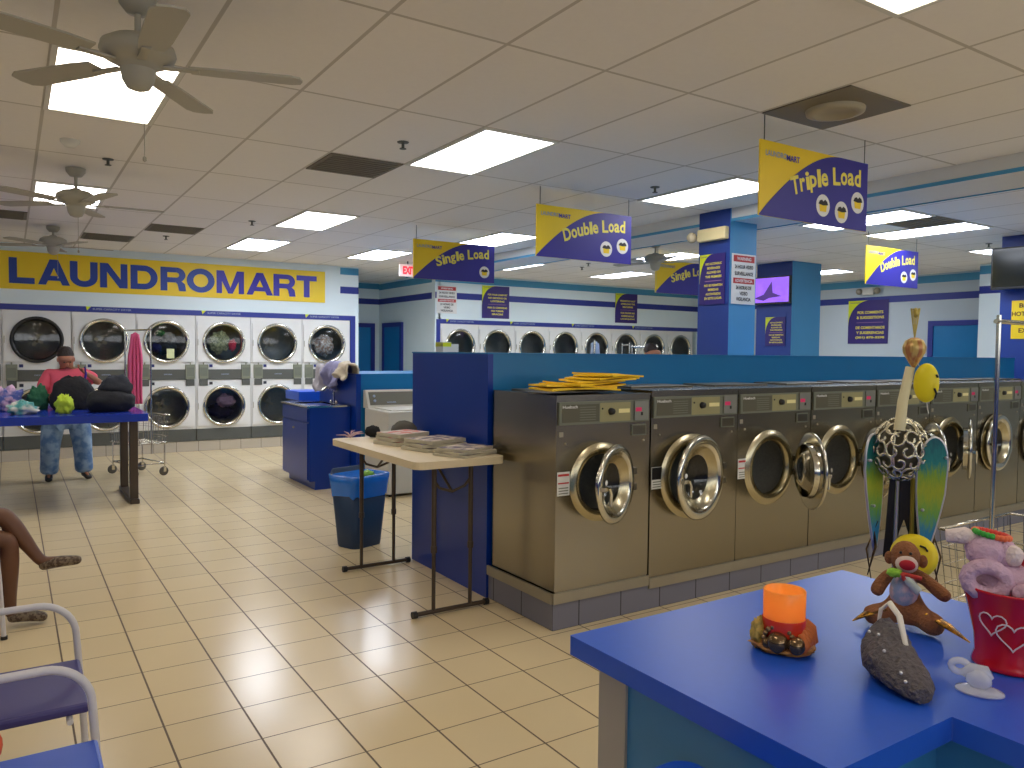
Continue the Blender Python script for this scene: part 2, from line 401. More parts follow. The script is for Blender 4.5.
# ceiling fixtures
def cellx(k): return .19+.61*k
lights = [(0, 4.396, 0), (0, 8.056, 1), (4, .736, 0), (4, 4.396, 1), (4, 8.056, 1), (4, 10.496, 3), (7, 10.496, 3), (8, 4.396, 1), (8, 8.056, 2), (11, 10.496, 2), (15, 10.496, 2),
          (12, 4.396, 2), (14, 4.396, 2), (13, 8.056, 2), (19, 8.056, 2), (0, .736, 0), (8, .736, 1), (0, -2.924, 0), (4, -2.924, 0), (8, -2.924, 0), (13, .736, 2), (18, 4.396, 2), (-4, 4.396, 0), (-4, 8.056, 1), (0, 11.716-1.22, 1)]
lights = lights[:-1]
lt_names = {0: 'large bright ceiling light panel above the nearest ceiling fan', 1: 'ceiling light panel behind the second ceiling fan on the left', 2: 'bright ceiling light cut off by the top right picture edge',
            3: 'long bright ceiling light panel between the grey vent and the Double Load sign', 4: 'ceiling light panel left of the first Single Load sign over the left aisle',
            5: 'far ceiling light panel above the letters MART of the yellow banner', 6: 'far ceiling light panel right above the red exit sign', 7: 'long ceiling light panel just left of the Triple Load sign',
            8: 'ceiling light panel directly behind the top right corner of the near Single Load sign', 9: 'small far ceiling light between the Single Load and Double Load signs', 10: 'far ceiling light under the lower right of the Double Load sign',
            11: 'ceiling light panel partly hidden behind the Triple Load sign', 12: 'longest ceiling light right of the Triple Load sign above the far Double Load sign', 13: 'ceiling light peeking over the second Single Load sign beside the column', 14: 'small far ceiling light right of the television column'}
def make_light(x, y, m, lab):
    t = thing('ceiling_light', lab, 'ceiling light', (x, y, CEIL-.001), 0, 'recessed ceiling light panels')
    f = MB(); w_, h_ = .61, 1.22
    for (a, c, d, e) in ((0, w_, 0, .028), (0, w_, h_-.028, h_), (0, .028, .028, h_-.028), (w_-.028, w_, .028, h_-.028)): f.box(a, c, d, e, -.012, 0)
    f.build('light_frame', white_pl, t)
    MB().box(.028, w_-.028, .028, h_-.028, -.006, 0).build('diffuser', m, t)
for i, (k, y, wm) in enumerate(lights):
    make_light(cellx(k), y, [light_near, light_mid, light_far, light_bright][wm], lt_names.get(i, 'ceiling light panel outside the picture'))
def vent(k, y, lab, round_=False, h_=.61):
    t = thing('ceiling_vent', lab, 'vent', (cellx(k), y, CEIL-.001), 0, 'grey ceiling vents')
    MB().box(.01, .6, .01, h_-.01, -.008, 0).build('vent_plate', grey_v, t)
    if round_:
        g = MB(); g.lathe([(.17, 0), (.165, -.02), (.12, -.028), (.11, -.012), (.0001, -.016)], (.305, .305, -.008)); g.build('round_diffuser', mat('vent_round', (165, 158, 138), .5), t)
    else:
        g = MB()
        for i in range(9): g.box(.04, .57, .05+i*.06*h_/.61, .075+i*.06*h_/.61, -.016, -.008)
        g.build('louvre', grey_v, t)
vent(3, 5.616, 'grey square ceiling vent left of the long bright light panel')
vent(6, 2.566, 'large grey ceiling vent with a round centre above the Triple Load sign', True)
vent(2, 10.0, 'narrow grey ceiling vent above the letters N and D of the banner')
vent(1, 11.3, 'farthest grey ceiling vent just above the yellow banner')
vent(-1, 10.0, 'grey ceiling vent at the left picture edge')
vent(13, 4.396, 'grey ceiling vent between the two long lights right of the Triple Load sign')
sp = None
for i, (x, y, lab) in enumerate([(2.347, 5.048, 'dark sprinkler head beside the long bright ceiling light'), (4.809, 5.097, 'dark sprinkler head left of the light beside the Triple Load sign'), (2.35, 9.118, 'small sprinkler head left of the far light panels'),
                       (1.734, 11.01, 'small sprinkler head above the yellow banner'), (8.25, 10.506, 'small sprinkler head below the near Double Load sign, the right one of two'), (7.984, 10.0, 'small sprinkler head below the near Double Load sign, the left one of two'),
                       (10.673, 5.079, 'sprinkler head at upper right beside the dark television column'), (.662, 6.835, 'tiny sprinkler head behind the nearest ceiling fan pull cord'), (5.663, 11.2, 'sprinkler head in front of the light above the exit sign')]):
    if i == 0:
        sp = thing('sprinkler_head', lab, 'sprinkler', (x, y, CEIL), 0, 'ceiling sprinkler heads')
        MB().lathe([(.0001, -.006), (.04, -.006), (.042, 0)], seg=14).build('escutcheon', grey_d, sp)
        q = MB(); q.cyl((0, 0, -.006), (0, 0, -.045), .011, 8); q.cyl((0, 0, -.045), (0, 0, -.05), .024, 10); q.build('sprinkler_nozzle', grey_d, sp)
    else: dup(sp, (x, y, CEIL), 0, lab)
t = thing('smoke_detector', 'small white smoke detector on the ceiling above the second fan', 'smoke detector', (.378, 6.376, CEIL))
MB().lathe([(.0001, -.05), (.035, -.05), (.045, -.035), (.062, -.02), (.065, 0)]).build('detector_body', white_pl, t)

# ceiling fans (at rest)
def make_fan(x, y, zm, a0, lab, m=white_pl):
    t = thing('ceiling_fan', lab, 'ceiling fan', (x, y, CEIL-.003), a0, 'white ceiling fans')
    d = zm-CEIL
    MB().lathe([(.075, 0), (.072, -.03), (.045, -.065), (.0001, -.07)]).build('canopy', m, t)
    MB().cyl((0, 0, -.06), (0, 0, d+.07), .013, 12).build('downrod', m, t)
    MB().lathe([(.0001, d+.075), (.03, d+.075), (.05, d+.06), (.1, d+.052), (.142, d+.025), (.15, d-.005), (.14, d-.03), (.1, d-.05), (.075, d-.06), (.07, d-.075), (.0001, d-.075)]).build('motor_housing', m, t)
    MB().lathe([(.07, d-.075), (.062, d-.12), (.045, d-.15), (.02, d-.16), (.0001, d-.16)]).build('switch_housing', m, t)
    q = MB(); q.cyl((.045, 0, d-.14), (.045, 0, d-.42), .0018, 6); q.lathe([(.0001, 0), (.008, -.008), (.008, -.022), (.0001, -.028)], (.045, 0, d-.42), seg=8); q.build('pull_cord', m, t)
    for k in range(5):
        A = Matrix.Rotation(2*PI*k/5, 4, 'Z')
        bm_ = MB(); bm_.prism([(.2, -.05), (.3, -.062), (.62, -.07), (.66, -.05), (.67, 0), (.66, .05), (.62, .07), (.3, .062), (.2, .05)], d-.052, d-.044, 'z', 0, A @ Matrix.Rotation(math.radians(5), 4, 'X'))
        bo = bm_.build('fan_blade', m, t)
        q = MB(); q.box(.1, .24, -.018, .018, d-.06, d-.052, 0, A); q.build('blade_bracket', m, bo)
    return t
fan_m = mat('fan_white_enamel', (172, 168, 152), .5, var=.03)
make_fan(.47, 3.64, 2.885, .942, 'nearest white ceiling fan at the top left, in front of the bright light', fan_m)
make_fan(.473, 7.34, 2.872, 1.2, 'second white ceiling fan below the nearest one on the left', fan_m)
make_fan(.46, 11.0, 2.93, .1, 'farthest white ceiling fan just in front of the letters A and U of the banner', fan_m)
make_fan(7.2, 7.6, 2.90, .5, 'white ceiling fan behind the near Double Load sign beside the column', fan_m)

# ------------------------------------------------------------------ banner over the dryers
t = thing('laundromart_banner', 'long yellow banner with big blue LAUNDROMART letters above the left dryers', 'banner', (0, YW-.002, 0))
b = MB(); b.box(-.55, 4.6, -.012, 0, 2.46, 2.995); b.build('banner_panel', yellow, t)
b = MB(); b2 = MB()
def block(mb, ch, x0, x1, z0, z1, y, mi=0, sv=None):
    """one heavy block capital made of strokes"""
    w_, h_ = x1-x0, z1-z0; s_ = sv or h_*.27; sh = h_*.235
    cnt = [0]
    def quad(*P): cnt[0] += 1; mb.prism([(x0+p[0], z0+p[1]) for p in P], y-.0003*cnt[0], y+.004, 'y', mi)
    def bx(a, c, e, f): quad((a, e), (c, e), (c, f), (a, f))
    def ring(cx, cz, rx, rz_, a0, a1, tx, tz, n=16):
        for i in range(n):
            t0, t1 = a0+(a1-a0)*i/n, a0+(a1-a0)*(i+1)/n
            quad((cx+rx*math.cos(t0), cz+rz_*math.sin(t0)), (cx+rx*math.cos(t1), cz+rz_*math.sin(t1)), (cx+(rx-tx)*math.cos(t1), cz+(rz_-tz)*math.sin(t1)), (cx+(rx-tx)*math.cos(t0), cz+(rz_-tz)*math.sin(t0)))
    if ch == 'L': bx(0, s_, 0, h_); bx(s_, w_, 0, sh)
    elif ch == 'T': bx(w_/2-s_/2, w_/2+s_/2, 0, h_-sh); bx(0, w_, h_-sh, h_)
    elif ch == 'A':
        quad((0, 0), (s_, 0), (w_/2+s_*.08, h_*.72), (w_/2, h_), (w_/2-s_*.55, h_)); quad((w_-s_, 0), (w_, 0), (w_/2+s_*.55, h_), (w_/2, h_), (w_/2-s_*.08, h_*.72)); bx(w_*.24, w_*.76, h_*.17, h_*.36)
    elif ch == 'U': bx(0, s_, h_*.38, h_); bx(w_-s_, w_, h_*.38, h_); ring(w_/2, h_*.38, w_/2, h_*.40, PI, 2*PI, s_, sh)
    elif ch == 'N': bx(0, s_*.95, 0, h_); bx(w_-s_*.95, w_, 0, h_); quad((0, h_), (s_*1.1, h_), (w_, 0), (w_-s_*1.1, 0))
    elif ch == 'M':
        bx(0, s_*.85, 0, h_); bx(w_-s_*.85, w_, 0, h_); quad((0, h_), (s_*1.15, h_), (w_/2+s_*.35, 0), (w_/2-s_*.35, 0)); quad((w_-s_*1.15, h_), (w_, h_), (w_/2+s_*.35, 0), (w_/2-s_*.35, 0))
    elif ch == 'O': ring(w_/2, h_/2, w_/2, h_*.52, 0, 2*PI, s_, sh, 32)
    elif ch == 'D': bx(0, s_, 0, h_); bx(s_, w_*.5, 0, sh); bx(s_, w_*.5, h_-sh, h_); ring(w_*.5, h_/2, w_*.5, h_/2, -PI/2, PI/2, s_, sh)
    elif ch == 'R':
        bx(0, s_, 0, h_); bx(s_, w_*.62, h_-sh*.9, h_); bx(s_, w_*.62, h_*.36, h_*.36+sh*.9); ring(w_*.62, h_*.68, w_*.36, h_*.32, -PI/2, PI/2, s_*.95, sh*.9)
        quad((w_-s_*1.02, 0), (w_, 0), (w_*.96, h_*.3), (w_*.8, h_*.44), (w_*.5, h_*.44), (w_*.66, h_*.3))
spans = [0, .31, .35, .75, .75, 1.11, 1.14, 1.51, 1.55, 1.93, 1.97, 2.34, 2.35, 2.77, 2.8, 3.23, 3.27, 3.7, 3.71, 4.08, 4.1, 4.45]
for i, ch in enumerate('LAUNDROMART'):
    block(b if i < 7 else b2, ch, spans[2*i], spans[2*i+1], 2.54, 2.905, -.0165)
b.build('blue_lettering', txt_b, t)['label'] = 'blue letters LAUNDRO'
b2.build('violet_lettering', txt_v, t)['label'] = 'violet-blue letters MART'
# little decals on the navy band
dl = ['over the second dryer from the left', 'between the fourth and fifth dryers', 'over the sixth dryer']
for i, x in enumerate((1.0, 2.62, 4.3)):
    b = MB(); b.add([(x-.05, YW-.006, 2.25), (x+.02, YW-.006, 2.25), (x-.035, YW-.006, 2.19)], [(0, 1, 2)], 1)
    put_text(b, 'SUPER CAPACITY DRYER', x+.3, 2.214, .52, .03, 0, .006-YW+0, M=Matrix.Translation((0, 0, 0)) @ FRONT)
    tag(b.build('dryer_decal', [txt_l, ylime]), 'small pale lettering decal on the navy band '+dl[i], 'decal', 'navy band decals')
dl = ['far left end', 'left of the white wall poster', 'below the right wall poster', 'just left of the blue column']
for i, x in enumerate((7.0, 8.45, 10.0, 11.7)):
    b = MB(); b.add([(x-.05, 12.993, 2.25), (x+.02, 12.993, 2.25), (x-.035, 12.993, 2.19)], [(0, 1, 2)], 1)
    put_text(b, 'SUPER CAPACITY DRYER', x+.3, 2.214, .52, .03, 0, -12.992, M=FRONT)
    tag(b.build('dryer_decal', [txt_l, ylime]), 'small pale lettering decal on the far navy band, '+dl[i], 'decal', 'navy band decals')

# ------------------------------------------------------------------ stacked dryers
def make_dryer(lab):
    t = thing('stacked_dryer', lab, 'dryer', (0, 0, 0), 0, 'stacked tumble dryers')
    b = MB(); hw = .4265
    b.box(-hw, -hw+.01, 0, .72, .36, 2.165); b.box(hw-.01, hw, 0, .72, .36, 2.165); b.box(-hw, hw, .71, .72, .36, 2.165); b.box(-hw, hw, 0, .72, 2.155, 2.165)
    b.holed(-hw+.01, hw-.01, 1.39, 2.155, 0, 1.745, .275, .004); b.holed(-hw+.01, hw-.01, .36, 1.05, 0, .72, .275, .004); b.box(-hw+.01, hw-.01, .004, .06, 1.05, 1.39)
    b.build('cabinet', white_e, t)
    MB().box(-hw+.002, hw-.002, .0, .7, .165, .36).build('kickplate', grey_d, t, .004)
    for cz in (1.745, .72):
        d = MB(); x0, x1, z0, z1 = -.405, .385, cz-.315, cz+.325
        d.holed(x0, x1, z0, z1, 0, cz, .285, -.022)
        for (a, c, e, f) in ((x0, x0+.004, z0, z1), (x1-.004, x1, z0, z1), (x0, x1, z0, z0+.004), (x0, x1, z1-.004, z1)): d.box(a, c, -.022, .003, e, f)
        d.lathe([(.285, .022), (.285, -.002)], (0, 0, cz), 'y')
        dd = d.build('door', white_e, t)
        MB().lathe([(.275, .0), (.282, .03), (.298, .052), (.318, .055), (.333, .045), (.335, .022)], (0, 0, cz), 'y', 40).build('door_ring', chrome, dd)
        MB().lathe([(.278, .03), (.2, .036), (.0001, .04)], (0, 0, cz), 'y', 32).build('door_glass', glass_d, dd)
        MB().box(-.402, -.393, -.03, -.022, cz-.05, cz+.05).build('door_hinge', grey_a, dd)
        q = MB(); q.lathe([(.275, -.004), (.31, -.02), (.31, -.56), (.0001, -.56)], (0, 0, cz), 'y', 32)
        do = q.build('drum', drum_m, t)
        q = MB(); q.lathe([(.05, 0), (.045, .012), (.0001, .014)], (0, .555, cz), 'y', 16)
        for k in range(4):
            A = Matrix.Translation((0, .55, cz)) @ Matrix.Rotation(k*PI/2+.4, 4, 'Y')
            q.box(.03, .095, -.01, .01, -.022, .022, 0, A)
        q.build('drum_hub', grey_a, do)
        for k in range(3):
            pass
    q = MB(); q.box(-.27, .29, -.012, .006, 1.145, 1.31); put_text(q, 'DRYER', .02, 1.232, .12, .018, 1, .0135, M=FRONT)
    q.build('control_band', [grey_d, txt_l], t)
    for s in (-.315, .345):
        q = MB(); q.box(s-.07, s+.07, -.03, .006, 1.16, 1.39); q.box(s-.055, s+.055, -.034, -.03, 1.2, 1.34, 1); q.cyl((s, -.028, 1.385), (s, -.028, 1.42), .01, 8)
        c = q.build('coin_meter', [grey_c, grey_p], t)
        MB().box(s-.06, s+.06, -.034, .006, 1.05, 1.155).build('coin_box', grey_d, c)
    MB().box(-.225, -.175, -.002, .004, 1.345, 1.39).build('blue_sticker', mat('sticker_navy', (38, 48, 110), .5), t)
    MB().box(-.225, -.175, -.002, .004, 1.065, 1.11).build('dark_sticker', mat('sticker_dark', (35, 38, 50), .5), t)
    return t
names = ['white stacked dryer cut off by the left picture edge', 'white stacked dryer with a dark ringed upper door, behind the woman', 'white stacked dryer second from left, behind the pink garment on the rack',
         'white stacked dryer with green and dark laundry and a pale paper in its upper drum', 'white stacked dryer with sage and red laundry above and lilac laundry below', 'white stacked dryer with both drums empty, second from the right of the left row',
         'white stacked dryer with pale floral laundry, rightmost of the left row']
pd = make_dryer(names[0]); pd.location = (-.53, YW, 0)
DR = [pd]
for i in range(1, 7): DR.append(dup(pd, (-.53+.86*i, YW, 0), 0, names[i]))
# the first full dryer has a black upper ring
for c in kids(DR[1]):
    for g in kids(c):
        if g.name.startswith('door_ring') and c.name.startswith('door') and min(v.co.z for v in g.data.vertices) > 1.2:
            g.data = g.data.copy(); g.data.materials.clear(); g.data.materials.append(mat('black_ring', (30, 28, 26), .35)); g['label'] = 'black door ring'
farn = ['first from the left', 'second from the left', 'third from the left', 'behind the hanging light blue shirt', 'fifth from the left', 'sixth from the left, behind the dark-haired person', 'seventh from the left', 'eighth, beside the blue column']
for i in range(8): dup(pd, (6.835+.42+.84*i, 13.0, 0), 0, 'white stacked dryer of the far row, '+farn[i], 'far row of stacked dryers').scale = (.98, 1, 1)
def cloth_mat(n, c, c2=None, sc=14): return mat(n, c, .85, var=.15, scale=sc, bump=.5, col2=c2)
def laundry(x, z, parts, lab):
    t = thing('laundry', lab, 'laundry', (x, YW, z))
    for (nm, m, c, r, sd) in parts:
        MB().blob(c, r, sd, .22, 3.2).build(nm, m, t)
laundry(2.05, 1.745, [('dark_garment', cloth_mat('char_cloth', (48, 48, 50)), (0, .22, -.08), (.19, .14, .12), 1), ('green_garment', cloth_mat('green_cloth', (30, 120, 60)), (-.06, .16, .13), (.07, .06, .05), 2),
    ('grey_garment', cloth_mat('grey_cloth', (160, 160, 162)), (.06, .15, .05), (.1, .06, .1), 3), ('navy_garment', cloth_mat('navy_cloth', (38, 42, 110)), (-.12, .13, -.1), (.08, .06, .07), 4)], 'dark, green and grey clothes tumbling in the third dryer')
laundry(2.91, 1.745, [('sage_garment', cloth_mat('sage_cloth', (172, 178, 140), (120, 130, 100), 30), (-.04, .15, .0), (.17, .1, .17), 5), ('red_garment', cloth_mat('red_cloth', (205, 52, 78)), (.16, .1, -.04), (.06, .05, .09), 6)], 'sage green patterned clothes with a red piece in the fourth dryer')
laundry(2.91, .72, [('lilac_garment', cloth_mat('lilac_cloth', (165, 140, 170)), (.06, .13, .07), (.15, .08, .1), 7), ('dark_garment', cloth_mat('plum_dark_cloth', (38, 30, 36)), (.0, .25, -.1), (.2, .14, .12), 8)], 'lilac garment and dark clothes in the lower fourth dryer')
laundry(4.63, 1.745, [('floral_garment', cloth_mat('floral_cloth', (205, 205, 205), (170, 140, 125), 30), (0, .15, -.03), (.18, .1, .17), 9)], 'pale floral clothes in the rightmost dryer of the left row')
tag(MB().box(-.055, .055, -.002, .0, -.075, .075).build('paper_notice', mat('pale_yellow_paper', (215, 222, 170), .7), None, 0, (2.1, YW-.05, 1.56)), 'small pale yellow paper stuck on the third dryer door', 'notice')

# ------------------------------------------------------------------ signs hanging from the ceiling
def basket(mb, cx, cz, r, y, mw, my, mk):
    mb.disc((cx, y, cz), r, 'y', 24, mw)
    mb.prism([(cx-.55*r, cz+.1*r), (cx-.45*r, cz-.55*r), (cx+.45*r, cz-.55*r), (cx+.55*r, cz+.1*r)], y-.002, y-.001, 'y', my)
    mb.prism([(cx-.7*r, cz+.1*r), (cx-.5*r, cz+.42*r), (cx-.2*r, cz+.5*r), (cx, cz+.35*r), (cx+.25*r, cz+.55*r), (cx+.55*r, cz+.38*r), (cx+.7*r, cz+.08*r), (cx, cz+.0*r)], y-.003, y-.002, 'y', mk)
def hang_sign(x, y, n, word, lab, facew=1.11, h=.46, z0=2.49):
    t = thing('hanging_sign', lab, 'sign', (x, y, z0), 0, 'hanging load signs')
    b = MB(); b.box(0, facew, 0, .012, 0, h, 0)
    arc = []
    for i in range(25):
        a = i/24; px_ = a*facew; pz = h*(.02+.98*math.sin(min(1, a/.74)*PI/2)**.95) if a < .74 else h
        arc.append((px_, pz))
    poly = [(0, 0)]+[p for p in arc]+[(facew, 0)]
    b.prism(poly, -.003, 0, 'y', 1)
    put_text(b, 'LAUNDRO', .145, h-.075, .2, .035, 3, .004, M=FRONT); put_text(b, 'MART', .31, h-.08, .13, .038, 4, .004, M=FRONT)
    chars = [c for c in word]; n_ = len(chars); W0, W1 = .26*facew, .93*facew
    wid = {' ': .5, 'i': .45, 'l': .45, 'r': .65, 'T': 1.0, 'D': 1.15, 'S': 1.0, 'L': .95}
    tot = sum(wid.get(c, .85) for c in chars); xx = 0
    for c in chars:
        cw = wid.get(c, .85); u = (xx+cw/2)/tot; xx += cw
        if c == ' ': continue
        px_ = W0+(W1-W0)*u; pz = h*(.43+.33*math.sin(u*PI/2*1.0)**.8); ang = .5*(1-u)**1.3
        H = .115; tall = {'T': 1, 'D': 1, 'S': 1, 'L': 1, 'd': 1, 'b': 1, 'l': 1, 'i': 1}.get(c, .74)
        dz = -(1-tall)*H/2; 
        if c in 'pg': tall = .95; dz = -H*.25
        put_text(b, c, px_, pz+dz, (W1-W0)/tot*cw*.93, H*tall, 2, .0045, weight=.028, rot=ang*.6, M=FRONT)
    spots = {3: [(.56, .27), (.74, .22), (.90, .40)], 2: [(.72, .27), (.90, .36)], 1: [(.87, .28)]}[n]
    for (u, v) in spots: basket(b, u*facew, v*h, .072, -.0045, 5, 0, 6)
    b.build('sign_board', [yellow, signblue, txt_y, txt_l, txt_v, white_s, ink], t)
    for wx in (.04, facew-.03):
        MB().cyl((wx, .006, h-.03), (wx, .006, CEIL-z0), .0035, 6).build('hanging_rod', grey_d, t)
    return t
hang_sign(3.85, 3.165, 3, 'Triple Load', 'nearest hanging yellow and navy sign reading Triple Load')
hang_sign(3.92, 5.65, 2, 'Double Load', 'hanging yellow and navy sign reading Double Load near the picture centre')
hang_sign(3.965, 8.23, 1, 'Single Load', 'hanging yellow and navy sign reading Single Load beside the exit sign')
hang_sign(8.52, 5.42, 2, 'Double Load', 'far hanging sign reading Double Load, brightly lit, right of the Triple Load sign')
hang_sign(7.58, 7.99, 1, 'Single Load', 'far hanging Single Load sign partly hidden by the blue column')

def poster(x, y, z0, w_, h_, rz, lines, lab, name='wall_poster', head=.26):
    """purple poster with a lime corner and yellow text lines"""
    t = thing(name, lab, 'poster', (x, y, z0), rz)
    b = MB(); b.box(0, w_, -.006, 0, 0, h_, 0)
    arc = [(w_*(.48*(math.sin(a*PI/2))**1.3), h_*(.42+.58*(1-math.cos(a*PI/2)))) for a in [i/12 for i in range(13)]]
    arc = [(w_*.0, h_*.42)]+[(w_*.52*(1-math.cos(a*PI/2)), h_*(.42+.58*math.sin(a*PI/2))) for a in [i/12 for i in range(1, 13)]]
    b.prism(arc+[(0, h_)], -.008, -.006, 'y', 1)
    put_text(b, 'LAUNDROMART', w_*.17, h_*.95, w_*.26, h_*.02, 3, .0095, M=FRONT)
    n = len(lines); zt = h_*(1-head); step = (zt-h_*.08)/n
    for i, L in enumerate(lines):
        z = zt-step*(i+.5)
        if L == '-': b.box(w_*.22, w_*.88, -.0085, -.006, z-.004, z+.004, 4); continue
        ww = min(.72, .1+.045*len(L))
        put_text(b, L, w_*.56, z, w_*ww, step*.55, 2, .0095, weight=.03, M=FRONT)
    b.build('poster_sheet', [purple, ylime, txt_y, signblue, mat('rule_pink', (150, 110, 150), .5)], t)
    return t
alc = ['NO ALCOHOLIC', 'BEVERAGES', 'ALLOWED ON', 'THE PREMISES', '-', 'NO SE PERMITEN', 'BEBIDAS', 'ALCOHOLICAS', 'EN ESTE LUGAR']
poster(6.1, 5.76, 2.15, .34, .52, -PI/2, alc, 'purple poster with yellow text on the navy face of the near column', 'wall_poster', .15)
poster(10.262, 8.25, 1.78, .38, .46, -PI/2, alc, 'small purple poster on the column below the lit television', 'wall_poster', .15)
poster(7.74, 12.992, 2.30, .63, .635, 0, ['FOR YOUR COMFORT', 'NO SMOKING OR', 'LOITERING', '-', 'PARA SU COMODIDAD', 'NO FUMAR', 'GRACIAS'], 'purple poster on the far wall right of the warning sign', 'wall_poster', .22)
poster(11.14, 12.992, 2.31, .64, .645, 0, ['PLEASE DO NOT', 'OVERLOAD THE', 'MACHINES', '-', 'POR FAVOR NO', 'SOBRECARGUE', 'LAS MAQUINAS'], 'purple poster on the far wall below the Double Load sign', 'wall_poster', .2)
poster(13.79, 9.11, 1.87, .82, .83, -PI/2, ['FOR COMMENTS', '& SUGGESTIONS', '-', 'DE COMENTARIOS', 'Y SUGERENCIAS', '(301) 870-3298'], 'large purple comments poster on the right wall, below the emergency light', 'wall_poster', .22)
def warning(x, y, z0, w_, h_, rz, lab):
    t = thing('warning_sign', lab, 'sign', (x, y, z0), rz, 'video surveillance signs')
    b = MB(); b.box(0, w_, -.005, 0, 0, h_, 0); b.box(w_*.06, w_*.95, -.006, -.005, h_*.84, h_*.97, 1); b.box(w_*.06, w_*.95, -.006, -.005, h_*.41, h_*.52, 1)
    put_text(b, 'WARNING', w_*.5, h_*.905, w_*.6, h_*.065, 0, .0075, M=FRONT); put_text(b, 'ADVERTENCIA', w_*.5, h_*.465, w_*.75, h_*.06, 0, .0075, M=FRONT)
    for L, z, ww in (('24 HOUR VIDEO', .745, .78), ('SURVEILLANCE', .61, .78), ('24 HORAS DE', .33, .66), ('VIDEO', .215, .34), ('VIGILANCIA', .1, .62)):
        put_text(b, L, w_*.5, h_*z, w_*ww, h_*.075, 2, .0075, weight=.03, M=FRONT)
    b.build('sign_plate', [white_s, red_s, ink], t)
warning(6.13, 5.365, 2.15, .355, .51, 0, 'white and red video surveillance warning sign on the teal face of the column')
warning(6.745, 12.99, 2.36, .43, .52, 0, 'white and red video surveillance warning sign on the far wall corner')
# yellow notice on right column
t = thing('yellow_notice', 'yellow notice with dark letters on the blue column at the right edge', 'sign', (10.192, 4.56, 1.86), -PI/2)
b = MB(); b.box(0, .42, -.006, 0, 0, .46, 0)
for i, L in enumerate(['BRING', 'HOT WATER', 'IS', 'EXTRA']): put_text(b, L, .21, .4-i*.1, .05+.04*len(L), .055, 1, .0075, weight=.03, M=FRONT)
b.build('notice_sheet', [yellow, mat('notice_brown', (90, 50, 25), .6)], t)

# exit sign
t = thing('exit_sign', 'lit red and white EXIT sign hanging from the ceiling', 'exit sign', (5.35, 11.6, 2.86))
MB().box(0, .3, 0, .05, 0, .2).build('sign_box', mat('exit_white_lit', (225, 205, 200), .5, emit=(235, 205, 200), estr=.35), t, .006)
b = MB(); put_text(b, 'EXIT', .16, .1, .22, .13, 0, .003, weight=.05, M=FRONT); b.build('exit_lettering', mat('exit_red', (235, 40, 50), .5, emit=(255, 40, 60), estr=1.0), t)
MB().cyl((.15, .025, .2), (.15, .025, CEIL-2.86), .012, 8).build('mounting_stem', grey_d, t)
# exit light box on column (emergency lamp)
t = thing('emergency_light', 'cream emergency light box near the top of the near column', 'emergency light', (6.104, 5.88, 2.8), -PI/2)
MB().box(.12, .5, -.07, 0, 0, .13).build('lamp_box', mat('cream_plastic', (228, 212, 160), .4), t, .015)
q = MB(); q.ball((.04, -.055, .06), .055); q.ball((.04, -.055, .06), (.05, .06, .05)); q.build('lamp_head', mat('clear_cream', (210, 195, 160), .25), t)
t = thing('emergency_light', 'small emergency light with two lamp heads on the right wall above the comments poster', 'emergency light', (13.795, 8.92, 2.8), -PI/2)
MB().box(.13, .36, -.08, 0, 0, .13).build('lamp_box', white_pl, t, .01)
for xx in (.06, .43): MB().ball((xx, -.07, .07), .06).build('lamp_head', grey_a, t)

# televisions
def tv(x, y, z, w_, h_, rz, screen, lab, img=False):
    t = thing('wall_television', lab, 'television', (x, y, z), rz)
    MB().box(0, w_, -.06, 0, 0, h_).build('tv_body', black, t, .006)
    q = MB(); q.box(.02, w_-.02, -.062, -.06, .03, h_-.02)
    so = q.build('screen', screen, t)
    if img:
        q = MB(); q.prism([(.12, .1), (.3, .16), (.44, .36), (.46, .18), (.62, .12), (.4, .1), (.3, .06)], -.064, -.062, 'y')
        q.build('screen_shape', mat('screen_violet_dark', (70, 30, 120), .4, emit=(80, 35, 140), estr=.4), so)
    MB().cyl((w_/2, 0, h_/2), (w_/2, .12, h_/2), .03, 10).build('wall_bracket', grey_d, t)
tv(10.16, 8.5, 2.44, .76, .44, -PI/2+.1, mat('screen_violet', (120, 70, 190), .3, emit=(150, 90, 235), estr=.9, col2=(150, 100, 220), scale=4), 'small television showing a violet picture on the second blue column', True)
tv(10.06, 4.725, 2.45, .75, .5, -PI/2, mat('screen_off', (22, 26, 20), .15, var=.2), 'dark switched-off television on the blue column at the right edge')

# ------------------------------------------------------------------ island of washers
b = MB(); b.box(2.67, 9.8, 4.335, 5.42, 0, 1.62); b.build('x', teal).name = 'laundry_partition'
o = bpy.data.objects['laundry_partition']; tag(o, 'long teal waist-high partition behind the steel washers', 'partition')
MB().box(2.63, 2.67, 4.33, 5.46, 0, 1.62).build('end_panel', [navy], o).location = (0, 0, 0)
MB().box(2.625, 9.8, 4.325, 5.465, 1.62, 1.63).build('top_cap', teal, o)
b = MB(); b.box(2.645, 9.75, 3.6, 4.325, 0, .165, 0); o = b.build('plinth', [plinth_m, plinthy_m]); o.data.polygons[4].material_index = 1
o.name = 'washer_plinth'; tag(o, 'grey tiled plinth under the row of steel washers', 'plinth')
b = MB(); b.box(3.395, 9.75, 3.585, 3.6, .135, .2); b.box(2.64, 3.39, 3.585, 3.6, .16, .222); b.box(2.63, 2.645, 3.6, 4.325, .16, .222)
b.build('plinth_edge_strip', grey_a, o)['label'] = 'aluminium edge strip'

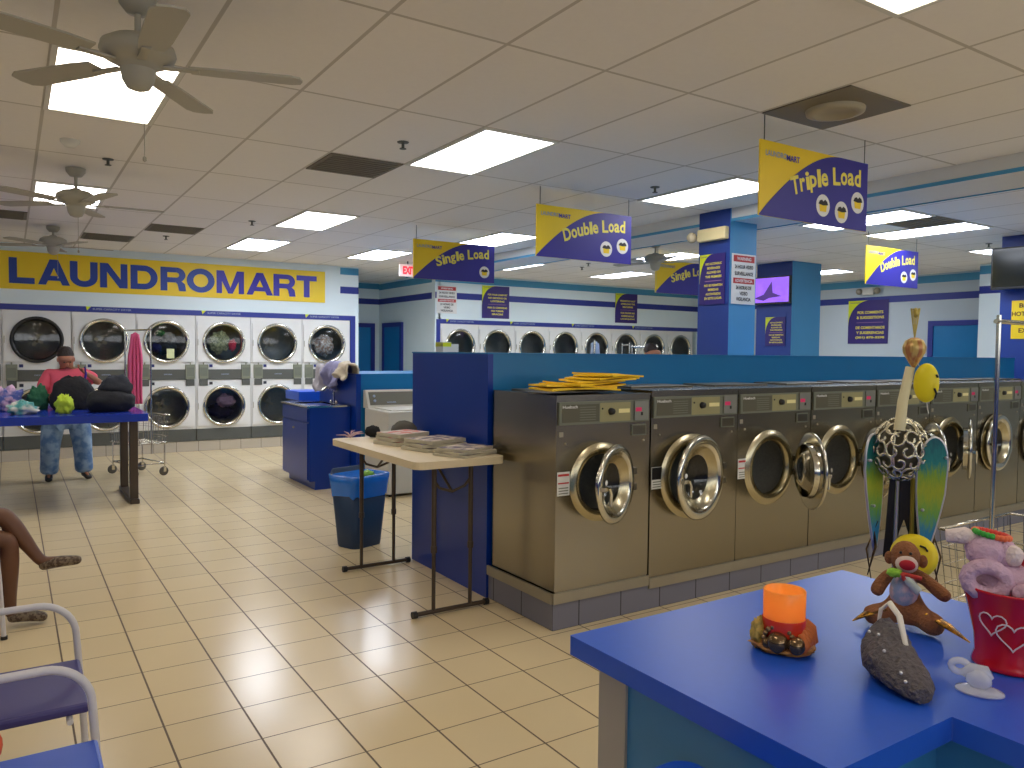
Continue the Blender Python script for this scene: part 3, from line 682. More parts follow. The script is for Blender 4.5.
HUE = mat('panel_olive', (150, 145, 105), .4, var=.05); PDK = mat('panel_dark_olive', (88, 86, 70), .45, var=.06)
magenta = mat('sticker_magenta', (225, 50, 110), .5, var=.1); cream = mat('label_cream', (232, 222, 160), .5)
def make_washer(x0, w_, z0, z1, R0, cz, ang, lab, sticker='white', cxf=.43):
    t = thing('front_load_washer', lab, 'washing machine', (x0, 3.6, 0), 0, 'steel front load washers')
    y0 = 0; D = .7; cx = w_*cxf; r_in = R0*.72
    b = MB(); b.box(0, .006, y0, D, z0, z1); b.box(w_-.006, w_, y0, D, z0, z1); b.box(0, w_, D-.006, D, z0, z1); b.box(0, w_, y0, D, z0, z0+.006)
    pz = z1-.185
    b.holed(.006, w_-.006, z0+.006, pz, cx, cz, r_in, y0); b.box(.006, w_-.006, y0, y0+.01, pz, z1-.012)
    b.box(-.001, w_+.001, y0-.006, D, z1-.012, z1)
    b.build('cabinet', steel, t)
    MB().box(.03, w_-.03, .03, D-.03, z0-(.05 if z0 > .21 else .03), z0).build('base_frame', black, t)
    MB().box(w_*.12, w_*.85, .3, .62, z1, z1+.012).build('top_hatch', steel_d, t, .003)
    # control panel
    q = MB(); q.box(.012, w_-.02, -.012, 0, pz+.01, z1-.04)
    q.box(.03*w_+.01, .42*w_, -.014, -.012, pz+.025, z1-.055, 1); q.box(.43*w_, .76*w_, -.014, -.012, pz+.02, z1-.05, 2)
    for i in range(6): q.box(.22*w_, .385*w_, -.0145, -.014, pz+.035+i*.015, pz+.04+i*.015, 3)
    put_text(q, 'Huebsch', .12*w_, z1-.068, .15*w_, .018, 4, .0155, weight=.02, M=FRONT)
    q.box(.63*w_, .75*w_, -.016, -.014, pz+.07, pz+.095, 5)
    c = q.build('control_panel', [grey_p, PDK, HUE, grey_p, white_s, cream], t)
    q = MB(); q.lathe([(.0001, .022), (.018, .022), (.022, 0)], (.545*w_, -.014, pz+.082), 'y', 16); q.ball((.455*w_, -.014, pz+.1), .006, 0, 8, 6); q.build('dial', black, c)
    q = MB(); q.box(.80*w_, .955*w_, -.022, -.012, pz+.02, z1-.045, 0); q.box(.81*w_, .875*w_, -.024, -.022, pz+.075, pz+.1, 1); q.box(.87*w_, .89*w_, -.024, -.022, pz+.05, pz+.07, 2)
    q.build('coin_slot', [mat('coin_slot_grey', (140, 142, 135), .4, .5), magenta, black], c)
    q = MB(); q.box(.79*w_, .95*w_, -.008, 0, pz-.075, pz-.008, 0); q.box(.8*w_, .94*w_, -.009, -.008, pz-.068, pz-.015, 1); q.build('coin_vault', [grey_p, steel_d], t)
    q = MB()
    for (u, v) in ((.09, pz-.1), (.93, pz-.11)): q.ball((u*w_, 0, v), .008, 0, 8, 6)
    q.box(.02, .05, -.002, 0, pz-.06, pz-.03); q.build('lock_screw', black if 0 else grey_a, t)
    # porthole ring, drum
    q = MB(); q.lathe([(r_in-.005, -.03), (r_in, .012), (r_in+.02, .022), (R0-.03, .02), (R0, .0)], (cx, 0, cz), 'y', 40); q.build('porthole_ring', brass, t)
    q = MB(); q.lathe([(r_in-.005, -.03), (r_in+.03, -.05), (r_in+.03, -.42), (.0001, -.42)], (cx, 0, cz), 'y', 32)
    dr = q.build('drum', drum_m, t)
    q = MB(); q.box(-.03, .03, -.3, 0, r_in-.05, r_in+.02, 0, Matrix.Translation((cx, .4, cz))); q.build('drum_paddle', drum_m, dr)
    # hinge and door
    hx = cx+R0*.98
    q = MB()
    for dz in (-.05, .05): q.box(hx-.01, hx+.03, -.03, 0, cz+dz-.02, cz+dz+.02)
    q.build('hinge', steel_d, t, .003)
    piv = Vector((hx+.005, -.035, 0)); A = Matrix.Translation(piv) @ Matrix.Rotation(ang, 4, 'Z') @ Matrix.Translation(-piv)
    q = MB(); c0 = (cx, -.02, cz)
    q.lathe([(r_in-.01, -.045), (r_in-.005, .0), (r_in+.0, .012), (R0-.02, .022), (R0-.003, .012), (R0, .0), (R0-.02, -.004), (r_in-.0, -.01)], c0, 'y', 44, 0, A)
    d = q.build('door', chrome, t)
    q = MB(); q.lathe([(r_in, .012), (r_in-.02, -.012), (r_in*.72, -.03)], c0, 'y', 40, 0, A); q.build('inner_bezel', brass, d)
    q = MB(); q.lathe([(r_in*.74, -.028), (r_in*.5, -.075), (.0001, -.09)], c0, 'y', 32, 0, A); q.build('door_glass', glass_c, d)
    q = MB(); lx = cx-R0+.03
    q.box(lx-.01, lx+.04, -.065, -.035, cz-.012, cz+.012, 0, A); q.tube([(lx+.04, -.07, cz+.005), (lx+.055, -.075, cz-.03), (lx+.055, -.072, cz-.1)], .009, 8, 0, True, A)
    q.build('door_handle', chrome, d)
    q = MB(); q.disc((lx+.005, -.067, cz+.04), .016, 'y', 12, 0, A); q.build('door_sticker', white_s, d)
    if sticker:
        q = MB(); q.box(.01, .1, -.002, 0, cz-.06, cz+.08, 0)
        if sticker == 'white':
            q.box(.015, .095, -.003, -.002, cz+.055, cz+.068, 1); q.box(.015, .095, -.003, -.002, cz+.01, cz+.018, 1)
        else: q.box(.012, .098, -.003, -.002, cz-.0, cz+.078, 2)
        for i in range(3): q.box(.02, .09, -.003, -.002, cz-.05+i*.016, cz-.044+i*.016, 3)
        q.build('warning_sticker', [white_s, red_s, black, grey_p], t)
    return t
D_ = math.radians
wl = [(2.655, .732, .222, 1.385, .24, .855, D_(23), 'nearest steel washer, door ajar, yellow papers on its top', 'white', .465),
      (3.40, .805, .2, 1.4, .28, .83, D_(12), 'second steel washer from the left with its door almost shut', 'dark', .455),
      (4.21, .80, .2, 1.4, .27, .83, D_(58), 'third steel washer from the left with its door wide open', 'white'),
      (5.02, .82, .2, 1.4, .27, .83, D_(56), 'fourth steel washer from the left, door wide open, just left of the metal bird', None),
      (5.85, .8, .2, 1.4, .27, .83, D_(50), 'fifth steel washer from the left, mostly hidden behind the metal bird', None),
      (6.66, .8, .2, 1.4, .27, .83, D_(28), 'sixth steel washer, open door edge-on, just right of the yellow balloon', None),
      (7.47, .81, .2, 1.4, .27, .83, D_(3), 'seventh steel washer with its door shut, behind the rack pole', None),
      (8.29, .8, .2, 1.4, .27, .83, D_(3), 'eighth steel washer at the right picture edge', None)]
for a in wl: make_washer(*a)

# yellow papers on the first washer
t = thing('yellow_envelope_stack', 'pile of yellow folders lying on top of the nearest steel washer', 'folders', (2.95, 3.85, 1.397))
random.seed(3)
for i in range(9):
    q = MB(); rz = random.uniform(-.25, .35); L_ = .33-.012*i
    A = Matrix.Translation((.02+.035*i+random.uniform(-.02, .02), random.uniform(-.04, .05), .004+.011*i)) @ Matrix.Rotation(rz, 4, 'Z') @ Matrix.Rotation(random.uniform(-.02, .02)-.0, 4, 'Y') @ Matrix.Rotation(random.uniform(-.03, .03), 4, 'X')
    n_ = 8; V = []; Fc = []
    for j in range(n_+1):
        u = j/n_; x = -L_+2*L_*u*1.0; z = .012*math.sin(u*3+i)+(.018*(u-.5)**2 if i % 2 else 0)
        for y in (-.15, .15):
            V.append((x*.75, y, z)); V.append((x*.75, y, z+.0105))
    for j in range(n_):
        a = 4*j; c = a+4
        Fc += [(a, c, c+2, a+2), (a+1, a+3, c+3, c+1), (a, a+1, c+1, c), (a+2, c+2, c+3, a+3)]
    Fc += [(0, 2, 3, 1), (4*n_, 4*n_+1, 4*n_+3, 4*n_+2)]
    q.add(V, Fc, 0, False, A); q.build('yellow_folder', mat('folder_yellow', (255, 208, 25), .5, var=.05), t)
o = MB().box(-.3, .3, -.13, .13, 0, .004); tag(o.build('flat_magazine', mat('magazine_dark', (60, 62, 70), .4, var=.3, scale=25), None, 0, (2.88, 3.77, 1.3975), (0, 0, .1)), 'dark flat magazine under the yellow folders on the nearest washer', 'magazine')

# small boxes on the island
t = thing('tissue_box', 'small yellow and white box standing on the end of the blue partition', 'box', (2.75, 5.15, 1.631), .1)
b = MB(); b.box(-.055, .02, -.05, .05, .0, .075, 0); b.box(-.055, .02, -.051, .051, .04, .07, 1); b.build('box_body', [white_pl, ylime], t)
MB().box(.02, .09, -.045, .045, 0, .06).build('white_carton', white_pl, t)

# ------------------------------------------------------------------ tan folding table with newspapers
t = thing('folding_table', 'tan folding table with brown legs carrying the newspapers', 'table', (2.305, 4.8, 0))
def rrect(hx, hy, r, n=5):
    P = []
    for (sx, sy, a0) in ((1, 1, 0), (-1, 1, PI/2), (-1, -1, PI), (1, -1, 1.5*PI)):
        for i in range(n+1):
            a = a0+PI/2*i/n; P.append((sx*(hx-r)+r*math.cos(a), sy*(hy-r)+r*math.sin(a)))
    return P
TH = .978; HX, HY = .315, .725
MB().prism(rrect(HX, HY, .06), TH-.045, TH, 'z').build('table_top', tan, t, .006)
for s in (-1, 1):
    yy = s*.585
    for xx in (-.125, .135):
        q = MB(); q.cyl((xx, yy, .03), (xx, yy, .45), .0125, 10); q.cyl((xx, yy, .4), (xx, yy, TH-.045), .016, 10); q.cyl((xx, yy, .39), (xx, yy, .43), .02, 10)
        q.build('leg', brown, t)
    q = MB(); q.cyl((-.25, yy, .022), (.25, yy, .022), .014, 10); q.build('foot_bar', brown, t)
    for xx in (-.255, .255): MB().cyl((xx-.015, yy, .022), (xx+.015, yy, .022), .022, 12).build('foot_cap', black, t)
    q = MB(); q.tube([(-.125, yy, .84), (-.09, yy, .79), (0, yy, .76), (.09, yy, .79), (.135, yy, .84)], .009, 8); q.tube([(0, yy, .76), (0, yy-s*.25, .93)], .009, 8); q.build('cross_brace', brown, t)
newsp = mat('newsprint', (196, 188, 172), .8, scale=30, col2=(150, 142, 130)); newsp2 = mat('newsprint_photo_page', (105, 92, 105), .7, scale=16, col2=(205, 190, 172)); newsp3 = mat('newsprint_red_page', (200, 120, 110), .75, scale=14, col2=(205, 198, 188)); newsp_e = mat('newspaper_edges', (196, 188, 165), .85, scale=120)
npl = ['nearest right newspaper pile with a photo front page on the tan table', 'dark-covered newspaper stack in the middle of the tan table', 'reddish newspaper stack at the left of the newspapers', 'small newspaper at the back of the tan table']
for i, (x, y, rz, w_, d_, h_, mt) in enumerate([(2.44, 4.28, .35, .34, .27, .05, newsp2), (2.40, 4.62, .15, .36, .3, .075, newsp2), (2.34, 5.0, .2, .33, .27, .085, newsp3)]):
    t = thing('newspaper_stack', npl[i], 'newspapers', (x-.005, y, TH+.001), rz, 'newspapers on the tan table')
    for k in range(3):
        hh = h_/3; q = MB(); q.prism(rrect(w_/2-.01*k, d_/2-.006*k, .012, 2), hh*k, hh*(k+.86), 'z', 1)
        q.add([(-w_/2+.02, -d_/2+.01, hh*(k+.86)+.0006), (w_/2-.02, -d_/2+.01, hh*(k+.86)+.0006), (w_/2-.02, d_/2-.02, hh*(k+.86)+.0006), (-w_/2+.02, d_/2-.02, hh*(k+.86)+.0006)], [(0, 1, 2, 3)], 0)
        q.build('newspaper', [mt, newsp_e], t, .003, rot=(0, 0, (.05, -.16, .12)[k]))

# trash bin
def bin_(x, y, rz, lab, m1, m2, h=.6):
    t = thing('trash_bin', lab, 'trash bin', (x, y, 0), rz)
    b = MB(); V = []; n = 24
    prof = [(0, .155, .12), (.02, .16, .125), (h, .205, .165)]
    Rr = []
    for (z, a, c) in prof:
        P = rrect(a, c, .06, 5); Rr.append([(p[0], p[1], z) for p in P])
    k = len(Rr[0])
    top = [(p[0], p[1], h+(.09*max(0, 1-(p[0]/.205)**2) if p[1] > .1 else 0)) for p in Rr[2]]
    inn = [(p[0]*.94, p[1]*.93, z) for p, z in zip(Rr[2], [q[2] for q in top])]
    bot = [(p[0]*.9, p[1]*.9, .05) for p in Rr[0]]
    rings = [Rr[0], Rr[1], Rr[2], top, inn, bot]
    V = sum(rings, []); Fc = []
    for r in range(5):
        for i in range(k): Fc.append((r*k+i, r*k+(i+1) % k, (r+1)*k+(i+1) % k, (r+1)*k+i))
    b.add(V, Fc, 0, True); b.add(Rr[0], [tuple(range(k))[::-1]], 0); b.add(bot, [tuple(range(k))], 0)
    b.build('bin_body', m1, t)
    if m2:
        l = MB(); V = []; 
        for (z, e, w1) in ((h-.17, .004, .014), (h-.06, .006, .006), (h+.004, .01, .004), (h+.004, -.02, 0), (h-.2, -.03, 0)):
            f = (.16+(.045)*(z/h)); g_ = (.125+.04*(z/h))
            P = rrect(f+e, g_+e, .06, 5)
            V += [(p[0], p[1], z+(w1*math.sin(i*1.7) if w1 else 0)) for i, p in enumerate(P)]
        Fc = [(r*k+i, r*k+(i+1) % k, (r+1)*k+(i+1) % k, (r+1)*k+i) for r in range(4) for i in range(k)]
        l.add(V, Fc, 0, True); l.build('bin_liner', m2, t)
    return t
tb = bin_(2.45, 6.1, .35, 'tall dark blue trash bin with a bright blue liner behind the tan table', mat('bin_dark_blue', (22, 50, 82), .45, var=.1), mat('bin_liner_blue', (30, 115, 215), .25, var=.15, scale=12))
o = MB().blob((0, 0, 0), (.06, .05, .035), 4, .2); tag(o.build('crumpled_wrapper', mat('wrapper_green', (140, 190, 60), .5), None, 0, (2.53, 6.12, .585)), 'green crumpled wrapper on top of the rubbish in the blue bin', 'wrapper')
o = MB().blob((0, 0, 0), (.13, .11, .16), 9, .12); tag(o.build('rubbish', mat('rubbish_grey', (120, 125, 130), .8), None, 0, (2.45, 6.1, .36)), 'grey rubbish filling the blue bin', 'rubbish')
# sink cabinet
t = thing('sink_cabinet', 'navy sink cabinet with a metal top at the end of the far island', 'sink cabinet', (2.9, 8.76, 0))
b = MB(); b.box(0, .5, 0, 1.0, .1, .965); b.box(.07, .5, 0, 1.0, 0, .1); b.build('cabinet_body', navy, t)
q = MB(); q.box(-.018, 0, .02, .98, .12, .78); d = q.build('cabinet_door', navy, t); MB().ball((-.03, .5, .7), .014, 0, 10, 8).build('door_knob', grey_a, d)
MB().box(-.018, 0, .02, .98, .8, .95).build('drawer_front', navy, t)
q = MB(); q.box(-.03, .5, -.02, .12, .965, .985); q.box(-.03, .5, .8, 1.02, .965, .985); q.box(-.03, .06, .12, .8, .965, .985); q.box(.42, .5, .12, .8, .965, .985)
q.box(.06, .42, .12, .8, .80, .805); q.box(.055, .06, .12, .8, .8, .98); q.box(.42, .425, .12, .8, .8, .98); q.box(.06, .42, .115, .12, .8, .98); q.box(.06, .42, .8, .805, .8, .98)
q.build('steel_basin', chrome, t)
q = MB(); q.tube([(.46, .45, .985), (.46, .45, 1.12), (.43, .45, 1.17), (.36, .45, 1.18), (.31, .45, 1.14)], .014, 10); q.ball((.46, .36, 1.0), .02); q.ball((.46, .54, 1.0), .02); q.build('faucet', chrome, t)
t = thing('folding_counter', 'bright blue folding counter behind the sink cabinet', 'counter', (3.6, 10.45, 0))
MB().box(-.38, .5, -.3, .3, .96, 1.08).build('counter_top', counter_blue, t, .008)
MB().box(-.33, .45, -.25, .25, 0, .96).build('counter_base', navy, t)
# second island
o = MB().box(3.47, 9.2, 8.62, 9.85, 0, 1.36).build('laundry_partition', teal); tag(o, 'lower teal partition behind the white top-load washers', 'partition')
MB().box(3.41, 3.47, 8.6, 9.88, 0, 1.36).build('end_panel', [navy, teal], o)
def cloth_drape(name, lab, x, y, z, rx, ry, hz, m, seed, cat='clothes'):
    b = MB(); b.blob((0, 0, 0), (rx, ry, hz), seed, .22, 2.6)
    return tag(b.build(name, m, None, 0, (x, y, z)), lab, cat)
# clothes hung over the end panel
def drape(name, lab, x0, y0, y1, ztop, dl, dr, th, m, seed):
    """cloth laid over a wall top: hangs dl on the -X side and dr on the +X side"""
    b = MB(); prof = []
    n = 22; ny = 18; V = []; Fc = []
    for j in range(ny+1):
        y = y0+(y1-y0)*j/ny
        for i in range(n+1):
            s_ = -dl+(dl+dr+.1)*i/n
            if s_ < 0: x, z = x0-.02, ztop+s_
            elif s_ < .1: x, z = x0-.02+s_, ztop+.03
            else: x, z = x0+.08+.02, ztop-(s_-.1)
            q = noise.noise(Vector((y*7+seed, s_*7, seed)))
            q2 = noise.noise(Vector((y*3+seed*2, s_*2, 4)))
            x += (-1 if s_ < .05 else 1)*(.05+.09*q+.05*q2)*(min(1, abs(s_-.05)*6)); z += .05*(q+.5)*(1 if abs(s_-.05) < .12 else .4)
            if s_ < 0: z += .05*q2*(-s_/dl if dl else 0)*3
            V.append((x, y+.02*q, z))
    for j in range(ny):
        for i in range(n): a = j*(n+1)+i; Fc.append((a, a+1, a+n+2, a+n+1))
    b.add(V, Fc, 0, True)
    o = b.build(name, m); sd = o.modifiers.new('thick', 'SOLIDIFY'); sd.thickness = th; return tag(o, lab, 'jacket')
drape('draped_jacket', 'grey-purple jacket draped over the far navy end panel', 3.385, 8.95, 9.5, 1.43, .24, .1, .02, cloth_mat('mauve_grey_cloth', (138, 136, 170)), 3)
drape('draped_jacket', 'beige jacket draped over the near end of the far navy panel', 3.35, 8.63, 8.93, 1.42, .18, .1, .02, cloth_mat('beige_cloth', (190, 178, 155)), 8)
drape('draped_garment', 'white and grey garment hanging over the sink behind the purple jacket', 3.38, 9.52, 9.8, 1.40, .26, .08, .02, cloth_mat('pale_grey_cloth', (175, 170, 175)), 5)
# top loaders
def top_loader(x, lab):
    t = thing('top_load_washer', lab, 'washing machine', (x, 7.88, 0), 0, 'white top load washers')
    w_ = .68
    MB().box(0, w_, 0, .68, .03, .96).build('cabinet', offwhite, t, .015)
    for (a, c) in ((.05, .05), (w_-.05, .05), (.05, .6), (w_-.05, .6)): MB().cyl((a, c, 0), (a, c, .03), .02, 10).build('foot', black, t)
    q = MB(); q.prism([(.56, .96), (.72, .96), (.72, 1.17), (.66, 1.17)], 0, w_, 'x'); c = q.build('backsplash', offwhite, t, .006)
    A = Matrix.Translation((0, .56, .96)) @ Matrix.Rotation(-math.atan2(.1, .21), 4, 'X')
    q = MB(); q.box(.03, w_-.03, -.006, 0, .04, .205, 0, A); put_text(q, 'WASHER', .3, .07, .12, .02, 1, .008, M=A @ FRONT); q.cyl((.09, -.006, .15), (.09, -.02, .15), .016, 12, 1, True, A); q.cyl((.09, -.006, .09), (.09, -.02, .09), .016, 12, 1, True, A)
    q.build('control_fascia', [mat('fascia_olive_grey', (105, 104, 92), .45), txt_l], c)
    q = MB(); q.box(.06, w_-.06, .05, .53, .96, .975); q.build('lid', offwhite, t, .006)
    q = MB(); q.box(.5, .57, -.003, 0, .84, .9); q.build('coin_slot', black, t)
top_loader(3.5, 'white top-load washer seen between the blue panels behind the tan table')
top_loader(4.22, 'white top-load washer hidden mostly behind the navy end panel')
t = thing('sun_hat', 'grey-brown rounded cloth hat lying behind the newspapers at the back of the tan table', 'hat', (2.5, 5.33, TH+.001))
o = MB().blob((0, 0, .05), (.1, .1, .08), 14, .06, 2, flatz=0); o.build('hat_crown', mat('cap_grey_brown', (88, 84, 74), .8, var=.1), t)
MB().prism(rrect(.11, .11, .1), 0, .006, 'z').build('hat_brim', mat('cap_brim_brown', (72, 68, 60), .8), t)
# bag beside the tan table
o = MB().blob((0, 0, 0), (.06, .04, .045), 12, .1); tag(o.build('black_pouch', blk_c, None, 0, (2.29, 5.44, TH+.048)), 'small black pouch at the far left end of the tan table', 'pouch')
o = MB()
random.seed(8)
for i in range(9):
    a = random.uniform(.2, 2.9); o.tube([(0, 0, 0), (.05*math.cos(a), .02*random.uniform(-1, 1), .015+.02*math.sin(a)), (.11*math.cos(a), .04*random.uniform(-1, 1), .01+.045*math.sin(a))], [.007, .006, .002], 6)
tag(o.build('feather_trim', mat('pale_pink_feather', (200, 170, 175), .8), None, 0, (2.12, 5.46, TH+.01)), 'pale pink feathery trim lying beside the black pouch', 'feather')

# ------------------------------------------------------------------ laundry carts with hanging rails
def make_cart(x, y, rz, lab, rail=1.85, group='wire laundry carts with hanging rails'):
    t = thing('laundry_cart', lab, 'laundry cart', (x, y, 0), rz, group)
    L, Wd, zb, zt = .36, .24, .42, .78
    q = MB()
    for z, e in ((zb, .03), (zt, 0)):
        P = [(L-e, Wd-e, z), (-L+e, Wd-e, z), (-L+e, -Wd+e, z), (L-e, -Wd+e, z)]
        q.tube(P, .008, 8, close=True)
    for i in range(11):
        u = -1+2*i/10
        for s in (-1, 1): q.tube([(u*L, s*Wd, zt), (u*(L-.03), s*(Wd-.03), zb)], .0025, 5)
        q.tube([(u*(L-.03), -(Wd-.03), zb), (u*(L-.03), Wd-.03, zb)], .0025, 5)
    for i in range(8):
        u = -1+2*i/7
        for s in (-1, 1): q.tube([(s*L, u*Wd, zt), (s*(L-.03), u*(Wd-.03), zb)], .0025, 5)
    for k in (1, 2, 3):
        e = .03*k/4; z = zt-(zt-zb)*k/4
        q.tube([(L-e, Wd-e, z), (-L+e, Wd-e, z), (-L+e, -Wd+e, z), (L-e, -Wd+e, z)], .0025, 5, close=True)
    q.build('wire_basket', chrome, t)
    q = MB(); q.tube([(L-.05, Wd-.05, .16), (-L+.05, Wd-.05, .16), (-L+.05, -Wd+.05, .16), (L-.05, -Wd+.05, .16)], .01, 8, close=True)
    for sx in (-1, 1):
        for sy in (-1, 1): q.cyl((sx*(L-.05), sy*(Wd-.05), .1), (sx*(L-.05), sy*(Wd-.05), zb), .01, 8)
    q.build('cart_frame', chrome, t)
    for sx in (-1, 1):
        for sy in (-1, 1):
            q = MB(); px_, py_ = sx*(L-.05), sy*(Wd-.05)
            q.box(px_-.016, px_-.012, py_-.015, py_+.02, .05, .115, 1); q.box(px_+.012, px_+.016, py_-.015, py_+.02, .05, .115, 1); q.box(px_-.016, px_+.016, py_-.015, py_+.015, .108, .115, 1)
            q.lathe([(.0001, -.01), (.035, -.01), (.055, -.011), (.058, -.006), (.058, .006), (.055, .011), (.035, .01), (.0001, .01)], (px_, py_+.01, .058), 'x', 20, 0); q.build('caster', [mat('caster_grey', (90, 84, 72), .6), chrome], t)
    if rail:
        q = MB(); q.tube([(-L, 0, .3), (-L, 0, rail)], .011, 8); q.tube([(L, 0, .3), (L, 0, rail)], .011, 8); q.build('upright_pole', chrome, t)
        q = MB(); q.tube([(-L-.03, 0, rail-.03), (L+.03, 0, rail-.03)], .011, 8); q.build('hanging_rail', chrome, t)
    return t
make_cart(1.38, 10.98, PI/2+.3, 'wire laundry cart with a pink garment on its rail, beside the blue table', 1.9)
make_cart(5.42, 6.66, .89, 'laundry cart holding the light blue shirt behind the teal partition', 1.77)
make_cart(7.72, 8.75, 1.0, 'laundry cart rail sticking up behind the partition, left of the dark-haired person', 1.79)
make_cart(7.3, 7.9, 1.3, 'laundry cart rail behind the partition, right beside the blue column', 1.76)
t = make_cart(4.22, 1.78, .0, 'laundry cart with a tall pole at the right edge behind the red bucket', 1.83)
# pink garment on left cart
def hanging(name, lab, x, y, z1, z0, w1, w0, m, seed, rz=0, cat='garment'):
    b = MB(); n = 14; mm = 16; V = []; Fc = []
    for j in range(mm+1):
        u = j/mm; z = z1+(z0-z1)*u; w_ = w1+(w0-w1)*min(1, u*3)
        for i in range(n+1):
            s_ = -1+2*i/n; V.append((s_*w_/2, .03*math.sin(i*1.6+seed)+.02*noise.noise(Vector((i*.6, u*3, seed))), z-.03*abs(s_)*(1-u)))
    Fc = [(j*(n+1)+i, j*(n+1)+i+1, (j+1)*(n+1)+i+1, (j+1)*(n+1)+i) for j in range(mm) for i in range(n)]
    b.add(V, Fc, 0, True); o = b.build(name, m, None, 0, (x, y, 0), (0, 0, rz)); sd = o.modifiers.new('t', 'SOLIDIFY'); sd.thickness = .012
    return tag(o, lab, cat)
hanging('pink_garment', 'long pink garment hanging from the rail of the left laundry cart', 1.33, 10.8, 1.84, .93, .07, .15, pink_r, 2)
hanging('light_blue_shirt', 'light blue shirt hanging from a rail above the teal partition', 5.42, 6.655, 1.765, 1.2, .09, .15, cloth_mat('light_blue_cloth', (165, 190, 225)), 5, .2, 'shirt')

# ------------------------------------------------------------------ blue table on the left and things on it
TZ = .96
t = thing('folding_table', 'long blue laundry folding table with dark legs in front of the woman', 'table', (.0, 9.6, 0))
MB().prism(rrect(1.2, .85, .05), TZ-.08, TZ, 'z').build('table_top', table_blue, t, .008)
for s in (-1, 1):
    for yy in (-.62, .2):
        MB().box(s*1.08-.04, s*1.08+.04, yy-.04, yy+.04, .04, TZ-.08).build('leg', brown, t, .006)
    MB().box(s*1.08-.045, s*1.08+.045, -.72, .3, 0, .05).build('foot', brown, t, .008)
items = [('folded_clothes', 'multicoloured clothes heap at the left end of the blue table', -.06, 9.7, .07, (.17, .13, .17), cloth_mat('multi_cloth', (70, 85, 150), (205, 170, 195), 9), 2),
         ('folded_clothes', 'teal and white clothes heap beside the multicoloured heap', .1, 9.15, .04, (.13, .1, .08), cloth_mat('teal_white_cloth', (90, 165, 160), (205, 205, 195), 12), 7),
         ('lime_cloth', 'bright lime green cloth on the blue table', .46, 9.1, .07, (.08, .08, .11), cloth_mat('lime_cloth', (190, 215, 60)), 3),
         ('green_cloth', 'small dark green cloth behind the lime cloth', .25, 9.75, .09, (.1, .09, .15), cloth_mat('dark_green_cloth', (35, 95, 65)), 5)]
for nm, lab, x, y, dz, r, m, sd in items:
    o = MB().blob((0, 0, dz+.01), r, sd, .3, 3, flatz=.0); tag(o.build(nm, m, None, 0, (x, y, TZ+.001)), lab, 'clothes')
o = MB().blob((0, 0, .12), (.22, .16, .24), 21, .12, 2, flatz=0); tag(o.build('black_coat_heap', blk_c, None, 0, (.57, 9.7, TZ+.001)), 'rounded heap of black clothes in front of the woman', 'clothes')
t = thing('black_duffel_bag', 'dark soft duffel bag at the right end of the blue table', 'bag', (.89, 9.2, TZ+.001))
MB().blob((0, 0, .1), (.24, .2, .15), 33, .1, 2, flatz=0).build('bag_body', mat('dark_bag_cloth', (24, 26, 32), .8, bump=.3, scale=25), t)
MB().blob((.06, .03, .24), (.16, .14, .15), 36, .12, 2).build('bag_flap', mat('dark_navy_cloth', (30, 34, 44), .8, bump=.3, scale=25), t)

# ------------------------------------------------------------------ people
def skin(name, V, E, Rd, m, parent, sub=2, root=0):
    me = bpy.data.meshes.new(name); me.from_pydata([tuple(v) for v in V], E, []); me.materials.append(m)
    o = bpy.data.objects.new(name, me); COL.objects.link(o); o.parent = parent
    sk = o.modifiers.new('skin', 'SKIN'); sk.use_smooth_shade = True; sk.branch_smoothing = .4
    if not me.skin_vertices: me.attributes
    d = me.skin_vertices[0].data
    for i, r in enumerate(Rd):
        d[i].radius = r if isinstance(r, tuple) else (r, r); d[i].use_root = (i == root)
    s_ = o.modifiers.new('sub', 'SUBSURF'); s_.levels = sub; s_.render_levels = sub
    return o
class Sk:
    def __init__(s): s.V = []; s.E = []; s.R = []
    def pt(s, p, r, par=None):
        s.V.append(p); s.R.append(r); i = len(s.V)-1
        if par is not None: s.E.append((par, i))
        return i
    def chain(s, pts, par=None):
        for p, r in pts: par = s.pt(p, r, par)
        return par
def lerp(a, b, t): return tuple(a[i]+(b[i]-a[i])*t for i in range(3))
